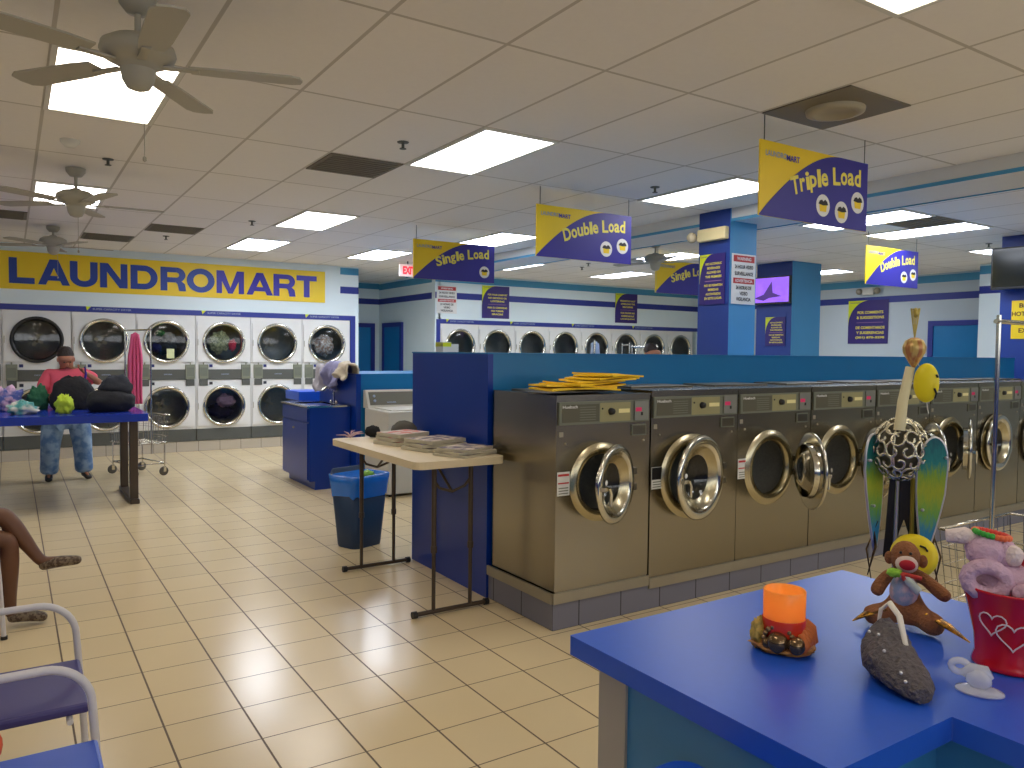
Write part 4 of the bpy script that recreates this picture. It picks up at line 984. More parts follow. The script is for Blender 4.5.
def person(lab, loc, rz, J, mskin, mhair, mshirt, mpants, mshoe, sleeve=1.0, pants_to=1.0, short_hair=True, sandal=False, width=1.0, haircap=1.0):
    t = thing('person', lab, 'person', loc, rz)
    s = Sk()
    pel = s.pt(J['pel'], .14*width); ch = s.pt(J['chest'], (.16*width, .13*width), pel); ub = s.pt(J['ub'], (.13*width, .10), ch); nk = s.pt(J['neck'], .05, ub)
    hb = s.pt(J['hb'], .078, nk); hd = s.pt(J['head'], (.1, .112), hb); s.pt(J['top'], (.1, .11), hd)
    ends = {}
    for sd in 'LR':
        a = s.chain([(J['sh'+sd], .055*width), (lerp(J['sh'+sd], J['el'+sd], .5), .048*width), (J['el'+sd], .038), (lerp(J['el'+sd], J['wr'+sd], .5), .034), (J['wr'+sd], .024)], ub)
        w_ = Vector(J['wr'+sd]); d = (w_-Vector(J['el'+sd])).normalized(); side = Vector(J.get('hs'+sd, (1, 0, 0))).normalized(); nrm = d.cross(side)
        palm = s.pt(tuple(w_+d*.06), (.036, .018), a)
        for k in range(4):
            off = side*(.028*(1.5-k)/1.5); ln = (.07, .08, .075, .058)[k]
            s.chain([(tuple(w_+d*.095+off), .0095), (tuple(w_+d*(.095+ln*.5)+off+nrm*.012), .0085), (tuple(w_+d*(.09+ln*.85)+off+nrm*.04), .007)], palm)
        s.chain([(tuple(w_+d*.05+side*.04), .011), (tuple(w_+d*.09+side*.055+nrm*.02), .009)], palm)
        b = s.chain([(J['hip'+sd], .095*width), (lerp(J['hip'+sd], J['kn'+sd], .5), .08*width), (J['kn'+sd], .058), (lerp(J['kn'+sd], J['an'+sd], .35), .055), (lerp(J['kn'+sd], J['an'+sd], .8), .036), (J['an'+sd], .036)], pel)
        s.chain([(lerp(J['an'+sd], J['toe'+sd], .5), (.04, .03)), (J['toe'+sd], (.036, .02))], b)
    skin('body', s.V, s.E, s.R, mskin, t)
    # shirt
    s = Sk(); g = 1.13
    pel = s.pt(lerp(J['pel'], J['chest'], .1), .155*width*g); ch = s.pt(J['chest'], (.17*width*g, .145*width*g), pel); ub = s.pt(J['ub'], (.135*width*g, .11*g), ch); s.pt(lerp(J['ub'], J['neck'], .65), .065, ub)
    for sd in 'LR': s.chain([(J['sh'+sd], .066*width*g), (lerp(J['sh'+sd], J['el'+sd], .45), .062*width*g), (lerp(J['sh'+sd], J['el'+sd], .8*sleeve), .056*width*g)], ub)
    skin('shirt', s.V, s.E, s.R, mshirt, t)
    if mpants:
        s = Sk(); pel = s.pt(J['pel'], .165*width)
        for sd in 'LR': s.chain([(J['hip'+sd], .118*width), (lerp(J['hip'+sd], J['kn'+sd], .6), .105*width), (J['kn'+sd], .09*width), (lerp(J['kn'+sd], J['an'+sd], .5*pants_to), .085*width), (lerp(J['kn'+sd], J['an'+sd], .8*pants_to), .085*width), (lerp(J['kn'+sd], J['an'+sd], 1.02*pants_to), .085*width)] if pants_to > .3 else [(J['hip'+sd], .118*width), (lerp(J['hip'+sd], J['kn'+sd], .85), .1*width)], pel)
        skin('trousers', s.V, s.E, s.R, mpants, t)
    for sd in 'LR':
        a, b_ = Vector(J['an'+sd]), Vector(J['toe'+sd]); d = (b_-a).normalized()
        s = Sk(); k = s.pt(tuple(a-d*.02-Vector((0, 0, .02))), (.045, .036)); s.chain([(tuple(lerp(a, b_, .5)), (.048, .036)), (tuple(b_+d*.02), (.042, .026))], k)
        skin('sandal' if sandal else 'shoe', s.V, s.E, s.R, mshoe, t)
    # head details
    hd = Vector(J['head']); tp = Vector(J['top']); up = (tp-hd).normalized(); fw = Vector(J['face']).normalized(); rt = fw.cross(up).normalized()
    A = Matrix((rt, -fw, up)).transposed().to_4x4(); A.translation = hd
    q = MB(); q.blob((0, .03, .04), (.1*haircap, .1*haircap, .1*haircap), 3, .06, 4, 0, 24, 16, None, A); q.build('hair', mhair, t)
    q = MB()
    for sx in (-1, 1): q.ball((sx*.033, -.087, .0), (.012, .008, .007), 0, 10, 6, A)
    q.build('eyes', mat('eye_dark', (30, 22, 18), .3), t)
    q = MB(); q.ball((0, -.1, -.025), (.013, .02, .022), 0, 10, 8, A)
    for sx in (-1, 1): q.ball((sx*.088, 0, -.01), (.012, .02, .028), 0, 10, 8, A)
    q.build('nose_and_ears', mskin, t)
    q = MB(); q.ball((0, -.088, -.058), (.024, .01, .006), 0, 10, 6, A); q.build('mouth', mat('lip', (130, 65, 60), .5), t)
    return t
def standing(h=1.64):
    k = h/1.64
    J = dict(pel=(0, 0, .90), chest=(0, 0, 1.12), ub=(0, .01, 1.28), neck=(0, -.005, 1.38), hb=(0, -.02, 1.43), head=(0, -.03, 1.505), top=(0, -.03, 1.56), face=(0, -1, -.1),
             shL=(-.17, .0, 1.3), elL=(-.24, .02, 1.04), wrL=(-.25, -.1, .82), shR=(.17, 0, 1.3), elR=(.24, .02, 1.04), wrR=(.25, -.1, .82),
             hipL=(-.1, 0, .84), knL=(-.11, -.01, .47), anL=(-.11, .02, .075), toeL=(-.12, -.14, .03), hipR=(.1, 0, .84), knR=(.11, -.01, .47), anR=(.11, .02, .075), toeR=(.12, -.14, .03))
    return {n: tuple(c*k for c in v) if n != 'face' else v for n, v in J.items()}
J = standing(1.66)
J.update(head=(.0, -.09, 1.50), hb=(0, -.045, 1.435), top=(0, -.10, 1.555), face=(.15, -1, -.55), elR=(.37, -.08, 1.20), wrR=(.2, -.22, 1.33), hsR=(0, -1, 0), elL=(-.27, -.08, 1.05), wrL=(-.12, -.3, 1.06), hsL=(0, 0, 1),
         knL=(-.17, -.02, .47), anL=(-.19, .02, .08), toeL=(-.2, -.14, .03), knR=(.17, -.02, .47), anR=(.19, .02, .08), toeR=(.23, -.13, .03), hipL=(-.12, 0, .84), hipR=(.12, 0, .84))
person('woman in a coral pink shirt and blue tie-dye trousers sorting laundry behind the blue table', (.57, 10.95, 0), 0, J, skin_l, hair_m, pink_c, camo, black, width=1.3, haircap=.93)
o = MB(); o.tube([(0, 0, .0), (.01, 0, -.08), (-.005, 0, -.2), (.02, 0, -.33)], [.018, .03, .042, .05], 10, flat=.4)
tag(o.build('purple_garment', mat('violet_cloth', (60, 40, 140), .8), None, 0, (.755, 10.62, 1.41)), 'narrow purple garment held up in the raised hand of the woman', 'garment')
J = standing(1.78)
person('dark-haired person standing behind the teal partition, only the head showing', (6.72, 7.15, 0), .4, J, skin_l, hair_m, cloth_mat('grey_tee', (120, 125, 140)), mat('jeans', (45, 55, 85), .8), black, haircap=.88)
# seated person at the left edge (faces +X), right leg crossed over
J = dict(pel=(0, 0, .55), chest=(0, .03, .80), ub=(0, .05, .98), neck=(0, .03, 1.1), hb=(0, .02, 1.15), head=(0, 0, 1.23), top=(0, 0, 1.285), face=(0, -1, 0),
         shL=(-.17, .05, .99), elL=(-.24, 0, .76), wrL=(-.2, -.22, .68), shR=(.17, .05, .99), elR=(.24, 0, .76), wrR=(.2, -.22, .68),
         hipL=(-.09, -.05, .52), knL=(-.12, -.5, .53), anL=(-.1, -.5, .08), toeL=(-.1, -.67, .035), hipR=(.09, -.05, .54), knR=(-.04, -.47, .66), anR=(-.09, -.66, .36), toeR=(-.12, -.85, .355))
person('seated person with bare crossed legs and brown sandals at the left edge', (-.52, 5.4, 0), PI/2, J, skin_d, hair_m, cloth_mat('dark_tee', (50, 50, 60)), mat('dark_shorts', (40, 42, 50), .8), mat('sandal_brown', (72, 52, 38), .6, col2=(120, 105, 85), scale=60), pants_to=.0, sandal=True)

# ------------------------------------------------------------------ white tube armchairs
seat_b = mat('seat_violet_blue', (62, 56, 122), .45, var=.05); seat_lit = mat('seat_blue_lit', (45, 90, 205), .4, var=.05)  # near seat gets a lighter copy: reflected light put into its colour
tube_w = mat('white_tube', (215, 212, 215), .35, var=.02)
def make_bench(x, y, n, lab, pitch_=.69, mats=None, rz=0):
    """seats side by side along Y, facing +X; shared loop arms"""
    t = thing('tube_frame_bench', lab, 'bench', (x, y, 0), rz)
    for k in range(n+1):
        yy = -k*pitch_
        q = MB(); P = [(-.5, yy, .0), (-.5, yy, .4), (-.52, yy, .85)]
        q.tube(P, .013, 10)
        P = [(-.5, yy, .655)]
        for i in range(10):
            a = PI/2*i/9; P.append((-.1+.13*math.sin(a), yy, .525+.13*math.cos(a)))
        P += [(.045, yy, .3), (.06, yy, .0)]
        q.tube(P, .013, 10)
        q.build('loop_arm', tube_w, t)
        q = MB(); q.cyl((.06, yy, 0), (.06, yy, .02), .018, 10); q.cyl((-.5, yy, 0), (-.5, yy, .02), .018, 10); q.build('foot_cap', black, t)
    for k in range(n):
        y0, y1 = -k*pitch_-.025-.02*(n > 1)-.035*k, -(k+1)*pitch_+.025+.17*(n > 1 and k == 0)
        q = MB(); q.box(-.5, .04, y1+.02, y0+.02, .405, .44); q.build('seat', (mats or [seat_b]*n)[k], t, .012)
        q = MB(); q.box(-.54, -.515, y1+.02, y0-.02, .55, .85); q.build('backrest', (mats or [seat_b]*n)[k], t, .01)
        q = MB(); q.cyl((-.02, y1, .395), (-.02, y0, .395), .01, 8); q.cyl((-.45, y1, .395), (-.45, y0, .395), .01, 8); q.build('seat_rail', tube_w, t)
    return t
make_bench(.17, 3.38, 2, 'white tube-frame bench with violet-blue seats in the left foreground', .69, [seat_b, seat_lit])
make_bench(-.11, 5.72, 1, 'white tube-frame chair under the seated person', .62, [seat_b])
o = MB().blob((0, 0, .06), (.07, .07, .07), 3, .1); tag(o.build('orange_pouch', mat('orange_cloth', (225, 90, 45), .7), None, 0, (-.1, 2.55, .452)), 'orange pouch lying on the near blue bench seat', 'pouch')

# ------------------------------------------------------------------ service counter in the foreground
t = thing('service_counter', 'bright blue topped service counter in the right foreground', 'counter', (0, 0, 0))
CZ = .9
poly = [(1.21, 1.57), (1.21, .80), (1.6, .80), (1.6, -.8), (2.38, -.8), (2.38, 1.57)]
MB().prism(poly, CZ-.05, CZ, 'z').build('counter_top', counter_blue, t, .003)
b = MB(); b.prism([(1.27, 1.50), (1.27, .86), (1.66, .86), (1.66, -.74), (2.3, -.74), (2.3, 1.50)], 0, CZ-.05, 'z'); b.build('counter_base', mat('teal_side_panel', (58, 135, 195), .4, var=.04, scale=3), t)
b = MB(); b.box(1.262, 1.275, 1.41, 1.512, 0, CZ-.05); b.box(1.265, 1.33, 1.498, 1.512, 0, CZ-.05); b.build('corner_guard', mat('corner_grey', (175, 170, 165), .5), t)
# stool
t = thing('bar_stool', 'blue seated stool tucked against the left side of the counter', 'stool', (1.02, .97, 0))
MB().prism(rrect(.17, .17, .05), .745, .78, 'z').build('seat', counter_blue, t, .01)
for sx in (-1, 1):
    for sy in (-1, 1): MB().tube([(sx*.12, sy*.12, .745), (sx*.16, sy*.16, 0)], .013, 8).build('leg', brown, t)
MB().tube([(.145, .145, .25), (-.145, .145, .25), (-.145, -.145, .25), (.145, -.145, .25)], .009, 8, close=True).build('foot_ring', brown, t)

RZ = math.radians(-62)           # things on the counter turned to the room's entrance
# candle holder
t = thing('candle_holder', 'orange glass candle in an autumn harvest holder on the blue counter', 'candle', (1.605, 1.215, CZ+.001), RZ)
hb_ = mat('holder_brown', (150, 95, 45), .5, scale=60, col2=(185, 130, 65), bump=.3)
q = MB(); q.blob((0, 0, .012), (.078, .06, .018), 3, .12, 4, flatz=0); q.build('holder_base', hb_, t)
for i in range(5): MB().tube([(.05+.004*i, -.03+.018*i, .016+.01*0), (.058, -.035+.018*i, .03+.006*i), (.045, -.02+.016*i, .05+.004*i)], [.012, .015, .009], 8).build('wheat_sheaf', mat('orange_brown', (190, 100, 40), .5), t)
for i, (x, y, z, r) in enumerate(((-.005, -.045, .03, .026), (.038, -.045, .03, .022), (-.028, -.04, .022, .015))):
    q = MB(); q.ball((x, y, z), r); q.build('ornament_ball', mat('bronze_ball', (120, 98, 72), .15, .8), t)
for i in range(9):
    a = PI*i/8; MB().ball((-.005+.034*math.cos(a), -.036, .035+.03*math.sin(a)), .007, 0, 8, 6).build('bead', mat('bronze_bead', (150, 120, 85), .25, .6), t)
q = MB(); q.blob((-.055, -.01, .035), (.022, .025, .04), 6, .2, 4); q.build('corn_cob', mat('corn_yellow', (205, 170, 80), .6, col2=(150, 130, 60), scale=80), t)
# glass cup, glowing wax
gl = MB(); gl.lathe([(.036, .03), (.047, .034), (.05, .06), (.051, .147), (.049, .15), (.047, .147), (.046, .07), (.0001, .066)], (.0, .008, 0), 'z', 32)
go = bpy.data.materials.new('orange_candle_glass'); go.use_nodes = True; nt = go.node_tree; n_ = nt.nodes; n_.remove(n_['Principled BSDF'])
tl = n_.new('ShaderNodeBsdfTranslucent'); tl.inputs[0].default_value = srgb(255, 205, 125); df = n_.new('ShaderNodeBsdfPrincipled'); df.inputs['Base Color'].default_value = srgb(252, 180, 95); df.inputs['Roughness'].default_value = .2
nz = n_.new('ShaderNodeTexNoise'); nz.inputs['Scale'].default_value = 20; mr = n_.new('ShaderNodeMapRange'); mr.inputs[3].default_value = .35; mr.inputs[4].default_value = .5; nt.links.new(nz.outputs[0], mr.inputs[0])
mxs = n_.new('ShaderNodeMixShader'); nt.links.new(mr.outputs[0], mxs.inputs[0]); nt.links.new(tl.outputs[0], mxs.inputs[1]); nt.links.new(df.outputs[0], mxs.inputs[2]); nt.links.new(mxs.outputs[0], n_['Material Output'].inputs[0])
gl.build('candle_glass', go, t)
MB().lathe([(.0001, .078), (.044, .078), (.0455, .074), (.044, .034), (.0001, .034)], (0, .008, 0), 'z', 28).build('red_wax', mat('red_wax', (225, 50, 35), .4), t)
MB().lathe([(.0465, .032), (.0515, .036), (.0525, .076), (.0515, .08)], (0, .008, 0), 'z', 32).build('red_glass_band', mat('red_band_glass', (222, 62, 38), .2), t)
q = MB(); q.lathe([(.0001, .112), (.005, .1), (.007, .09), (.0001, .08)], (0, .008, 0), 'z', 12); q.build('flame', mat('flame', (255, 210, 90), .5, emit=(255, 190, 70), estr=6), t)
ld = bpy.data.lights.new('candle_light', 'POINT'); ld.energy = .06; ld.color = (1, .55, .2); ld.shadow_soft_size = .008
lo = bpy.data.objects.new('candle_light', ld); COL.objects.link(lo); lo.parent = t; lo.location = (0, .008, .125)

# grey rock-like high-heel tape dispenser
t = thing('shoe_tape_dispenser', 'dark grey sparkly high-heel shoe figurine with a white strap, in front of the toy monkey', 'figurine', (1.665, .955, CZ+.001), RZ)
rock = mat('sparkly_grey', (92, 84, 86), .5, var=.4, scale=90, bump=.9)
q = MB(); V = []; Fc = []; n = 22; m_ = 14
path = [(-.03, .085, .06, .022, .05), (-.03, .06, .06, .05, .06), (-.022, .02, .052, .062, .052), (-.005, -.02, .045, .06, .044), (.018, -.055, .035, .052, .034), (.04, -.085, .025, .04, .025), (.052, -.105, .018, .02, .016)]
n = len(path)*4-3
for i in range(n):
    u = i/(n-1)*(len(path)-1); k = min(int(u), len(path)-2); f = u-k; P = [path[k][c]*(1-f)+path[k+1][c]*f for c in range(5)]
    for j in range(m_):
        a = 2*PI*j/m_; nn = 1+.16*noise.noise(Vector((i*1.3, j*1.9, 2)))
        V.append((P[0]+P[3]*math.cos(a)*nn*.9, P[1]+P[3]*math.cos(a)*nn*.45, max(0, P[2]+P[4]*math.sin(a)*nn)))
for i in range(n-1):
    for j in range(m_): Fc.append((i*m_+j, i*m_+(j+1) % m_, (i+1)*m_+(j+1) % m_, (i+1)*m_+j))
Fc += [tuple(range(m_))[::-1], tuple(range((n-1)*m_, n*m_))]
q.add(V, Fc, 0, False); q.build('shoe_body', rock, t)
MB().tube([(-.045, .06, .10), (-.04, .06, .14), (-.022, .05, .162), (.0, .03, .14), (.016, .0, .085)], [.007, .009, .0095, .009, .007], 8, flat=.5).build('ankle_strap', mat('strap_white', (225, 218, 205), .5), t)
q = MB()
for (x, y, z) in ((-.05, .03, .1), (-.015, -.03, .082), (.02, -.07, .055), (.03, -.09, .045), (-.03, .02, .1)): q.ball((x-.01, y-.02, z), .004, 0, 8, 6)
q.build('rhinestone', mat('rhinestone', (235, 235, 235), .1, .5), t)

# red bucket with plush toys
t = thing('red_bucket', 'red plastic bucket with two white hearts at the right edge of the counter', 'bucket', (1.985, .865, CZ+.001), RZ)
redp = mat('red_plastic', (200, 18, 34), .2, var=.08, coat=.3)
q = MB(); q.lathe([(.0001, .0), (.075, .0), (.08, .004), (.078, .012), (.073, .03), (.076, .07), (.09, .13), (.104, .185), (.107, .19), (.104, .192), (.1, .185), (.086, .13), (.072, .07), (.068, .02), (.0001, .015)], seg=40); q.build('bucket_body', redp, t)
def heart(mb, cx, cz, s_, r0):
    P = []
    for i in range(24):
        a = 2*PI*i/24; x = 16*math.sin(a)**3; z = 13*math.cos(a)-5*math.cos(2*a)-2*math.cos(3*a)-math.cos(4*a)
        X = cx+x*s_/16; Z = cz+z*s_/16; rr = .0735+max(0, (Z-.03))*.2+.0022; rr = .073+(.104-.073)*max(0, min(1, (Z-.04)/.145))+.0025
        th = X/rr; P.append((rr*math.sin(th), -rr*math.cos(th), Z))
    mb.tube(P, .0017, 6, close=True)
q = MB(); heart(q, -.045, .118, .03, 0); heart(q, .0, .095, .036, 0); q.build('heart_print', mat('heart_white', (235, 215, 220), .5), t)['label'] = 'two white outlined hearts'
plush = mat('lilac_plush', (212, 178, 200), .95, var=.08, scale=80, bump=.6); plush_w = mat('cream_plush', (232, 215, 212), .95, var=.05, scale=80, bump=.6)
base = Vector((1.985, .865, CZ)); Az = Matrix.Rotation(RZ, 4, 'Z')
t = thing('lilac_plush_bunny', 'lilac plush bunny with cream ears sitting in the red bucket', 'soft toy', (1.985, .865, CZ+.001), RZ)
q = MB(); q.blob((-.01, 0, .2), (.075, .06, .05), 2, .08, 3); q.build('plush_body', plush, t)
q = MB(); q.blob((-.055, -.01, .268), (.045, .042, .04), 3, .06, 3); q.blob((-.02, -.01, .266), (.034, .03, .034), 5, .06, 3); q.build('plush_head', plush, t)
q = MB(); P = [(-.055+.04*math.cos(a)-.0, -.055, .21+.033*math.sin(a)) for a in [2*PI*i/12 for i in range(12)]]; q.tube(P, .018, 10, close=True); q.build('curled_arm', plush, t)
MB().tube([(-.07, 0, .295), (-.1, -.005, .3), (-.14, -.01, .296)], [.013, .021, .015], 10).build('plush_ear', plush_w, t)
MB().ball((-.002, -.025, .268), (.022, .022, .025)).build('plush_muzzle', plush_w, t)
MB().ball((.022, -.025, .258), .012).build('plush_nose', mat('plush_red', (190, 40, 60), .8), t)
MB().tube([(.0, -.06, .19), (.03, -.07, .2), (.05, -.06, .215)], [.016, .02, .015], 10).build('plush_paw', plush, t)
t = thing('beaded_bracelet', 'red, green and orange beaded band on the head of the lilac bunny', 'bracelet', (1.985, .865, CZ+.001), RZ)
for k in range(24):
    a = 2*PI*k/24; MB().ball((-.045+.036*math.cos(a), -.0+.028*math.sin(a), .309+.006*math.cos(a)*-1), .0075, 0, 8, 6).build('bead', [mat('bead_red', (215, 60, 45), .5), mat('bead_orange', (230, 110, 60), .5), mat('bead_green', (60, 170, 60), .5)][0 if 0 < k < 10 else (2 if 12 < k < 19 else 1)], t)
t = thing('colourful_plush', 'orange and lime soft toy at the right side of the red bucket', 'soft toy', (1.985, .865, CZ+.001), RZ)
MB().blob((.06, -.045, .215), (.028, .025, .018), 3, .1).build('orange_piece', mat('plush_orange', (240, 120, 40), .8), t)
MB().blob((.082, -.04, .222), (.026, .025, .018), 5, .1).build('lime_piece', mat('plush_lime', (140, 200, 40), .8), t)
MB().blob((.07, .0, .245), (.035, .03, .03), 7, .1).build('pink_piece', mat('plush_pink', (225, 110, 150), .8), t)
t = tag(MB().blob((0, 0, 0), (.045, .03, .014), 4, .1).build('grey_plush', cloth_mat('grey_lilac', (150, 140, 165)), None, 0, (2.005, .82, CZ+.192)), 'grey-lilac plush piece at the rim of the red bucket', 'soft toy')

# clear glass swirl ornament
t = thing('glass_ornament', 'small clear glass swirl ornament beside the red bucket', 'ornament', (1.77, .84, CZ+.001), RZ)
cg = mat('clear_glass', (242, 244, 250), .08, var=.02, alpha=.4, spec=.9)
q = MB(); q.lathe([(.0001, .012), (.03, .012), (.047, .006), (.048, .002), (.0001, .0)], (.01, -.01, 0), seg=24, sx=1, sy=.75); q.build('glass_base', cg, t)
q = MB(); q.lathe([(.0001, .05), (.012, .048), (.024, .034), (.026, .022), (.018, .012)], (.008, -.005, 0), seg=24); q.build('glass_shell', cg, t)
q = MB(); P = [(-.028+.017*math.cos(a), .015, .042+.013*math.sin(a)) for a in [2*PI*i/14 for i in range(14)]]; q.tube(P, .008, 8, close=True); q.tube([(-.02, .01, .03), (-.005, .0, .045), (.02, .0, .045), (.03, .0, .03)], [.01, .014, .013, .008], 10); q.build('glass_swirl', cg, t)

# toy monkey
t = thing('toy_monkey', 'brown toy monkey with a red mouth sitting on the blue counter under the metal bird', 'soft toy', (2.045, 1.155, CZ+.001), RZ)
fur = mat('monkey_fur', (150, 98, 62), .95, var=.1, scale=120, bump=.5)
Bv = Sk(); b0 = Bv.pt((0, .02, .045), .042); b1 = Bv.pt((0, .02, .1), .034, b0); b2 = Bv.pt((0, .01, .145), .024, b1); h0 = Bv.pt((0, 0, .16), .024, b2); Bv.pt((0, 0, .185), .03, h0)
Bv.chain([((-.045, .0, .13), .017), ((-.066, -.015, .1), .019), ((-.076, -.03, .075), .019)], b2)
Bv.chain([((.045, .0, .13), .017), ((.078, -.02, .108), .019), ((.105, -.035, .092), .019)], b2)
Bv.chain([((-.04, -.025, .032), .03), ((-.072, -.05, .03), .03), ((-.095, -.07, .026), .024)], b0)
Bv.chain([((.04, -.025, .032), .03), ((.062, -.06, .032), .033), ((.08, -.09, .03), .03)], b0)
skin('monkey_body', Bv.V, Bv.E, Bv.R, fur, t)
MB().ball((-.004, 0, .183), (.038, .035, .046)).build('head', fur, t)
q = MB(); q.ball((0, -.03, .172), (.028, .02, .024)); q.build('muzzle', mat('muzzle_white', (225, 205, 195), .9), t)
q = MB(); q.ball((.002, -.047, .174), (.02, .009, .014)); q.build('red_mouth', mat('mouth_red', (190, 25, 45), .7), t)
for sx in (-1, 1): MB().ball((sx*.041-.003, 0, .178), (.012, .01, .018)).build('ear', fur, t); MB().ball((sx*.012-.003, -.033, .203), .004, 0, 8, 6).build('eye', black, t)
q = MB(); q.ball((-.005, -.01, .09), (.036, .036, .055)); q.build('dress', mat('dress_blue_white', (150, 165, 195), .8, col2=(215, 190, 200), scale=40), t)
q = MB(); q.blob((-.028, -.05, .15), (.02, .012, .012), 3, .2); q.build('green_trim', mat('trim_lime', (150, 210, 60), .6), t)
q = MB(); q.tube([(-.01, -.05, .148), (.01, -.055, .13), (.03, -.05, .108)], [.008, .011, .012], 8); q.build('pale_charm', mat('charm_pale', (200, 215, 210), .4), t)
q = MB(); q.tube([(-.03, -.035, .145), (0, -.055, .15), (.035, -.035, .14)], .006, 8); q.tube([(-.01, -.05, .152), (.0, -.055, .135)], .008, 8); q.build('red_necklace', mat('necklace_red', (200, 60, 50), .5), t)
for sx, P in ((1, [(.055, -.06, .055), (.1, -.09, .04), (.15, -.1, .01)]), (-1, [(-.05, -.05, .05), (-.09, -.07, .035), (-.125, -.085, .012)])):
    qq = MB(); qq.tube(P, [.016, .018, .003], 8, flat=.3); qq.build('gold_slipper', mat('gold_leaf', (215, 155, 50), .25, .7, col2=(90, 60, 25), scale=60), t)
# yellow smiley hat disc
t = thing('yellow_smiley_disc', 'round yellow smiley disc behind the head of the toy monkey', 'ornament', (2.13, 1.185, CZ+.001), RZ)
A = Matrix.Translation((.0, .035, .162)) @ Matrix.Rotation(math.radians(-14), 4, 'X')
q = MB(); q.lathe([(.0001, .012), (.045, .01), (.062, .0), (.045, -.01), (.0001, -.012)], (0, 0, 0), 'y', 32, 0, A); q.build('disc', mat('smiley_yellow', (238, 215, 25), .5), t)
q = MB(); q.tube([(-.03, -.012, .022), (-.018, -.014, .03), (-.01, -.012, .022)], .003, 6, 0, True, A); q.tube([(.015, -.012, .03), (.028, -.014, .026), (.035, -.012, .016)], .003, 6, 0, True, A); q.build('drawn_eyes', black, t)
MB().cyl((0, .045, .0), (0, .04, .13), .004, 8).build('support_stick', brown, t)

# metal bird sculpture behind the monkey
t = thing('metal_bird_sculpture', 'tall metal bird sculpture with green and blue wings on the counter', 'sculpture', (2.26, 1.29, CZ+.001), math.radians(-60))
sil = mat('silver_filigree', (205, 200, 175), .25, .9, var=.05); wing_t = mat('wing_silver_rim', (200, 200, 205), .3, .9)
# filigree ball: scrolls on a sphere
random.seed(11); q = MB(); C = Vector((-.016, 0, .452)); RB = .077
def onball(th, ph, r=RB): return C+Vector((r*math.sin(th)*math.cos(ph), r*math.sin(th)*math.sin(ph), r*1.22*math.cos(th)))
for ti in range(7):
    th = .35+ti*.4; n_ = max(5, int(13*math.sin(th)))
    for k in range(n_):
        ph = 2*PI*(k+.5*(ti % 2))/n_; P = []
        sg = 1 if (k+ti) % 2 else -1
        for i in range(12):
            a = sg*i*.55+ti; rr = .024*(1-i/15)
            P.append(tuple(onball(th+rr/RB*math.cos(a), ph+rr/RB*math.sin(a)/max(.35, math.sin(th)))))
        q.tube(P, .0045, 5)
for k in range(6):
    P = [tuple(onball(.15+2.8*i/14, k*PI/3+.3)) for i in range(15)]; q.tube(P, .003, 5)
q.build('filigree_body', sil, t)
MB().ball((-.016, 0, .452), (.062, .062, .078)).build('inner_shade', mat('body_dark', (92, 86, 68), .6, .3), t)  # dark core stands in for the shade inside the filigree
q = MB(); q.tube([(-.02, -.07, .515), (-.013, -.06, .60), (.004, -.02, .70)], [.006, .0055, .005], 8, flat=2.6); q.build('neck_ribbon', mat('neck_cream', (222, 212, 165), .4), t)
q = MB(); q.lathe([(.0001, -.062), (.012, -.045), (.03, -.012), (.033, .005), (.025, .025), (.01, .033), (.0001, .034)], (.013, -.01, .755), 'z', 24); q.build('head', mat('head_gold_orange', (205, 178, 105), .3, .3, col2=(178, 120, 75), scale=12, stretch=(6, 6, .5)), t)
q = MB()
for k in range(4): q.tube([(.013, -.01, .787), (.013+.004*(k-1.5), -.01, .83), (.013+.007*(k-1.5), -.008+.002*k, .875)], [.002, .002, .0035], 6)
q.blob((.014, -.01, .862), (.007, .006, .014), 2, .2); q.build('crest', mat('crest_gold', (190, 170, 90), .4, .6), t)
def wing(sx, off, rot):
    # teardrop wing with a silver rim
    P = []
    for i in range(28):
        a = 2*PI*i/28; x = .042*math.sin(a)*(1-.25*(1-math.cos(a))/2); z = .0+.105*math.cos(a) if math.cos(a) > 0 else .255*math.cos(a)
        if math.cos(a) < 0: x = .04*math.sin(a)*(1+.15*math.cos(a))*(1-.55*abs(math.cos(a))**2)
        P.append((x, z))
    A = Matrix.Translation(off) @ Matrix.Rotation(rot, 4, 'Z') @ Matrix.Rotation(sx*.06, 4, 'Y')
    b = MB(); b.prism(P, -.004, .004, 'y', 0, A)
    wo = b.build('wing', wing_m, t)
    b = MB(); b.tube([(p[0], 0, p[1]) for p in P], .0045, 6, 0, True, A, close=True); b.build('wing_rim', wing_t, wo)
    for (u, v) in ((-.03, .03), (.03, .05), (-.018, -.11)):
        b = MB(); b.cyl((u, -.012, v), (u, .0, v), .004, 6, 0, True, A); b.ball((u, -.013, v), .005, 0, 8, 6, A); b.build('rivet', wing_t, wo)
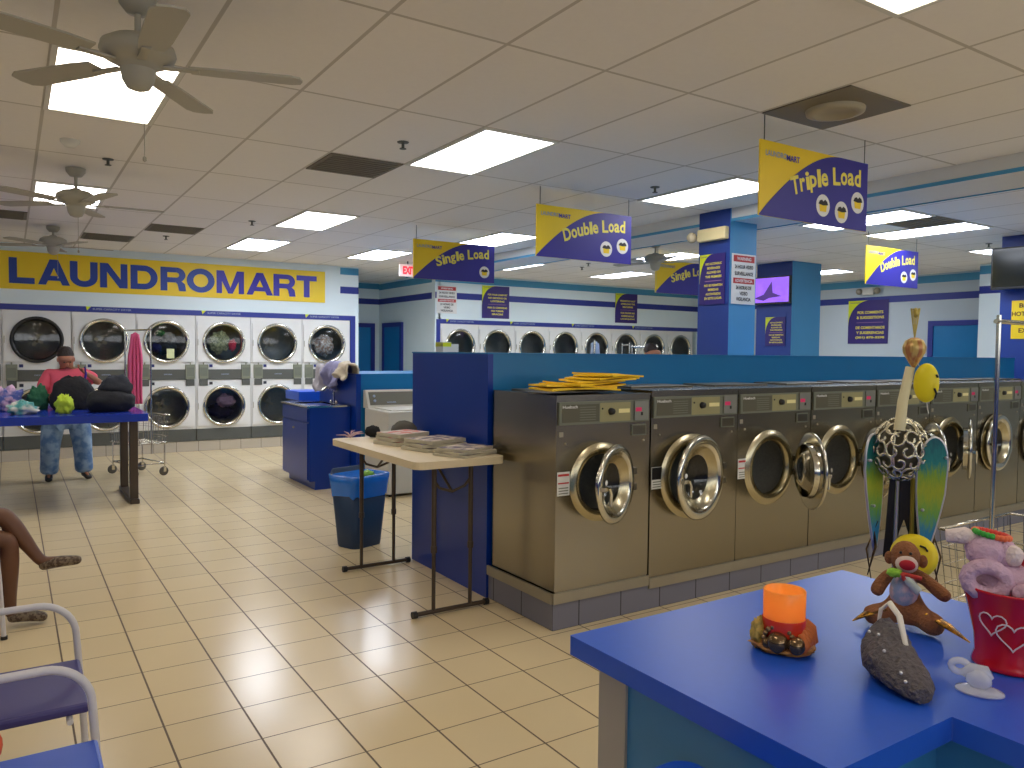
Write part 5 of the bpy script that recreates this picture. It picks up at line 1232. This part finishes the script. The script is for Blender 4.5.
def wing_material():
    m = bpy.data.materials.new('wing_enamel'); m.use_nodes = True; n = m.node_tree.nodes; l = m.node_tree.links; p = n['Principled BSDF']
    tc = n.new('ShaderNodeTexCoord'); sp = n.new('ShaderNodeSeparateXYZ'); l.new(tc.outputs['Generated'], sp.inputs[0])
    no = n.new('ShaderNodeTexNoise'); no.inputs['Scale'].default_value = 9; no.inputs['Distortion'].default_value = 1.5; l.new(tc.outputs['Generated'], no.inputs['Vector'])
    md = n.new('ShaderNodeMath'); md.operation = 'MULTIPLY_ADD'; md.inputs[1].default_value = .28; l.new(no.outputs[0], md.inputs[0])
    sb = n.new('ShaderNodeMath'); sb.operation = 'SUBTRACT'; sb.inputs[1].default_value = .14; l.new(sp.outputs[2], sb.inputs[0]); l.new(sb.outputs[0], md.inputs[2])
    cr = n.new('ShaderNodeValToRGB'); l.new(md.outputs[0], cr.inputs[0]); e = cr.color_ramp.elements
    e[0].position = 0; e[0].color = srgb(60, 130, 160); e[1].position = 1; e[1].color = srgb(30, 90, 100)
    for pos, c in ((.2, (40, 130, 175)), (.36, (110, 165, 70)), (.55, (165, 175, 40)), (.68, (130, 165, 50)), (.8, (40, 135, 130))):
        x = e.new(pos); x.color = srgb(*c)
    l.new(cr.outputs[0], p.inputs['Base Color']); p.inputs['Roughness'].default_value = .3; return m
wing_m = wing_material()
wing(1, (.07, -.03, .39), .15); wing(-1, (-.086, -.02, .39), .95)
# tail and legs
q = MB(); q.prism([(-.042, .37), (.042, .37), (.05, .2), (.055, .12), (.03, .11), (.012, .2), (0, .24), (-.012, .2), (-.03, .11), (-.055, .12), (-.05, .2)], .0, .006, 'y'); to = q.build('tail_plate', black, t)
q = MB(); q.tube([(.0+.016*math.cos(a), -.004, .165+.026*math.sin(a)) for a in [2*PI*i/14 for i in range(14)]], .005, 6, close=True); q.build('tail_ring', mat('tail_rim', (150, 145, 120), .4, .6), to)
for sx in (-1, 1):
    q = MB(); q.tube([(sx*.02, 0, .37), (sx*.022, 0, .2), (sx*.024, 0, .01)], .006, 8); q.tube([(sx*.024, .02, .005), (sx*.024, -.05, .005)], .005, 8); q.build('leg', wing_t if sx < 0 else mat('leg_gold', (170, 150, 60), .4, .5), t)
    q = MB(); q.tube([(sx*.085, -.01, .24), (sx*.075, -.01, .15), (sx*.095, -.01, .06)], [.004, .014, .004], 8, flat=.35)
    q.tube([(sx*.07, -.01, .23), (sx*.1, -.01, .14), (sx*.085, -.01, .05)], [.003, .009, .004], 8, flat=.35); q.build('tail_feather', mat('feather_bronze', (110, 85, 45), .35, .5, col2=(45, 38, 30), scale=30), t)
# yellow balloon / lemon toy hanging on the neck
t = thing('yellow_smiley_ornament', 'yellow oval smiley ornament hanging from the neck of the metal bird', 'ornament', (2.26, 1.29, CZ+.001), math.radians(-60))
q = MB(); q.ball((.047, -.03, .655), (.034, .018, .058), 0, 24, 16); q.build('oval', mat('lemon_yellow', (240, 220, 20), .45, var=.06), t)
q = MB(); q.tube([(.068, -.046, .64), (.074, -.042, .625), (.07, -.046, .61)], .003, 6); q.build('printed_mouth', black, t)
q = MB(); q.tube([(.072, -.043, .68), (.076, -.04, .672)], .003, 6); q.build('printed_eye', black, t)
q = MB(); q.tube([(.05, -.03, .6), (.052, -.03, .58), (.056, -.03, .565)], .0012, 5); q.tube([(.03, -.02, .7), (.013, -.01, .73)], .0012, 5); q.build('string', white_pl, t)
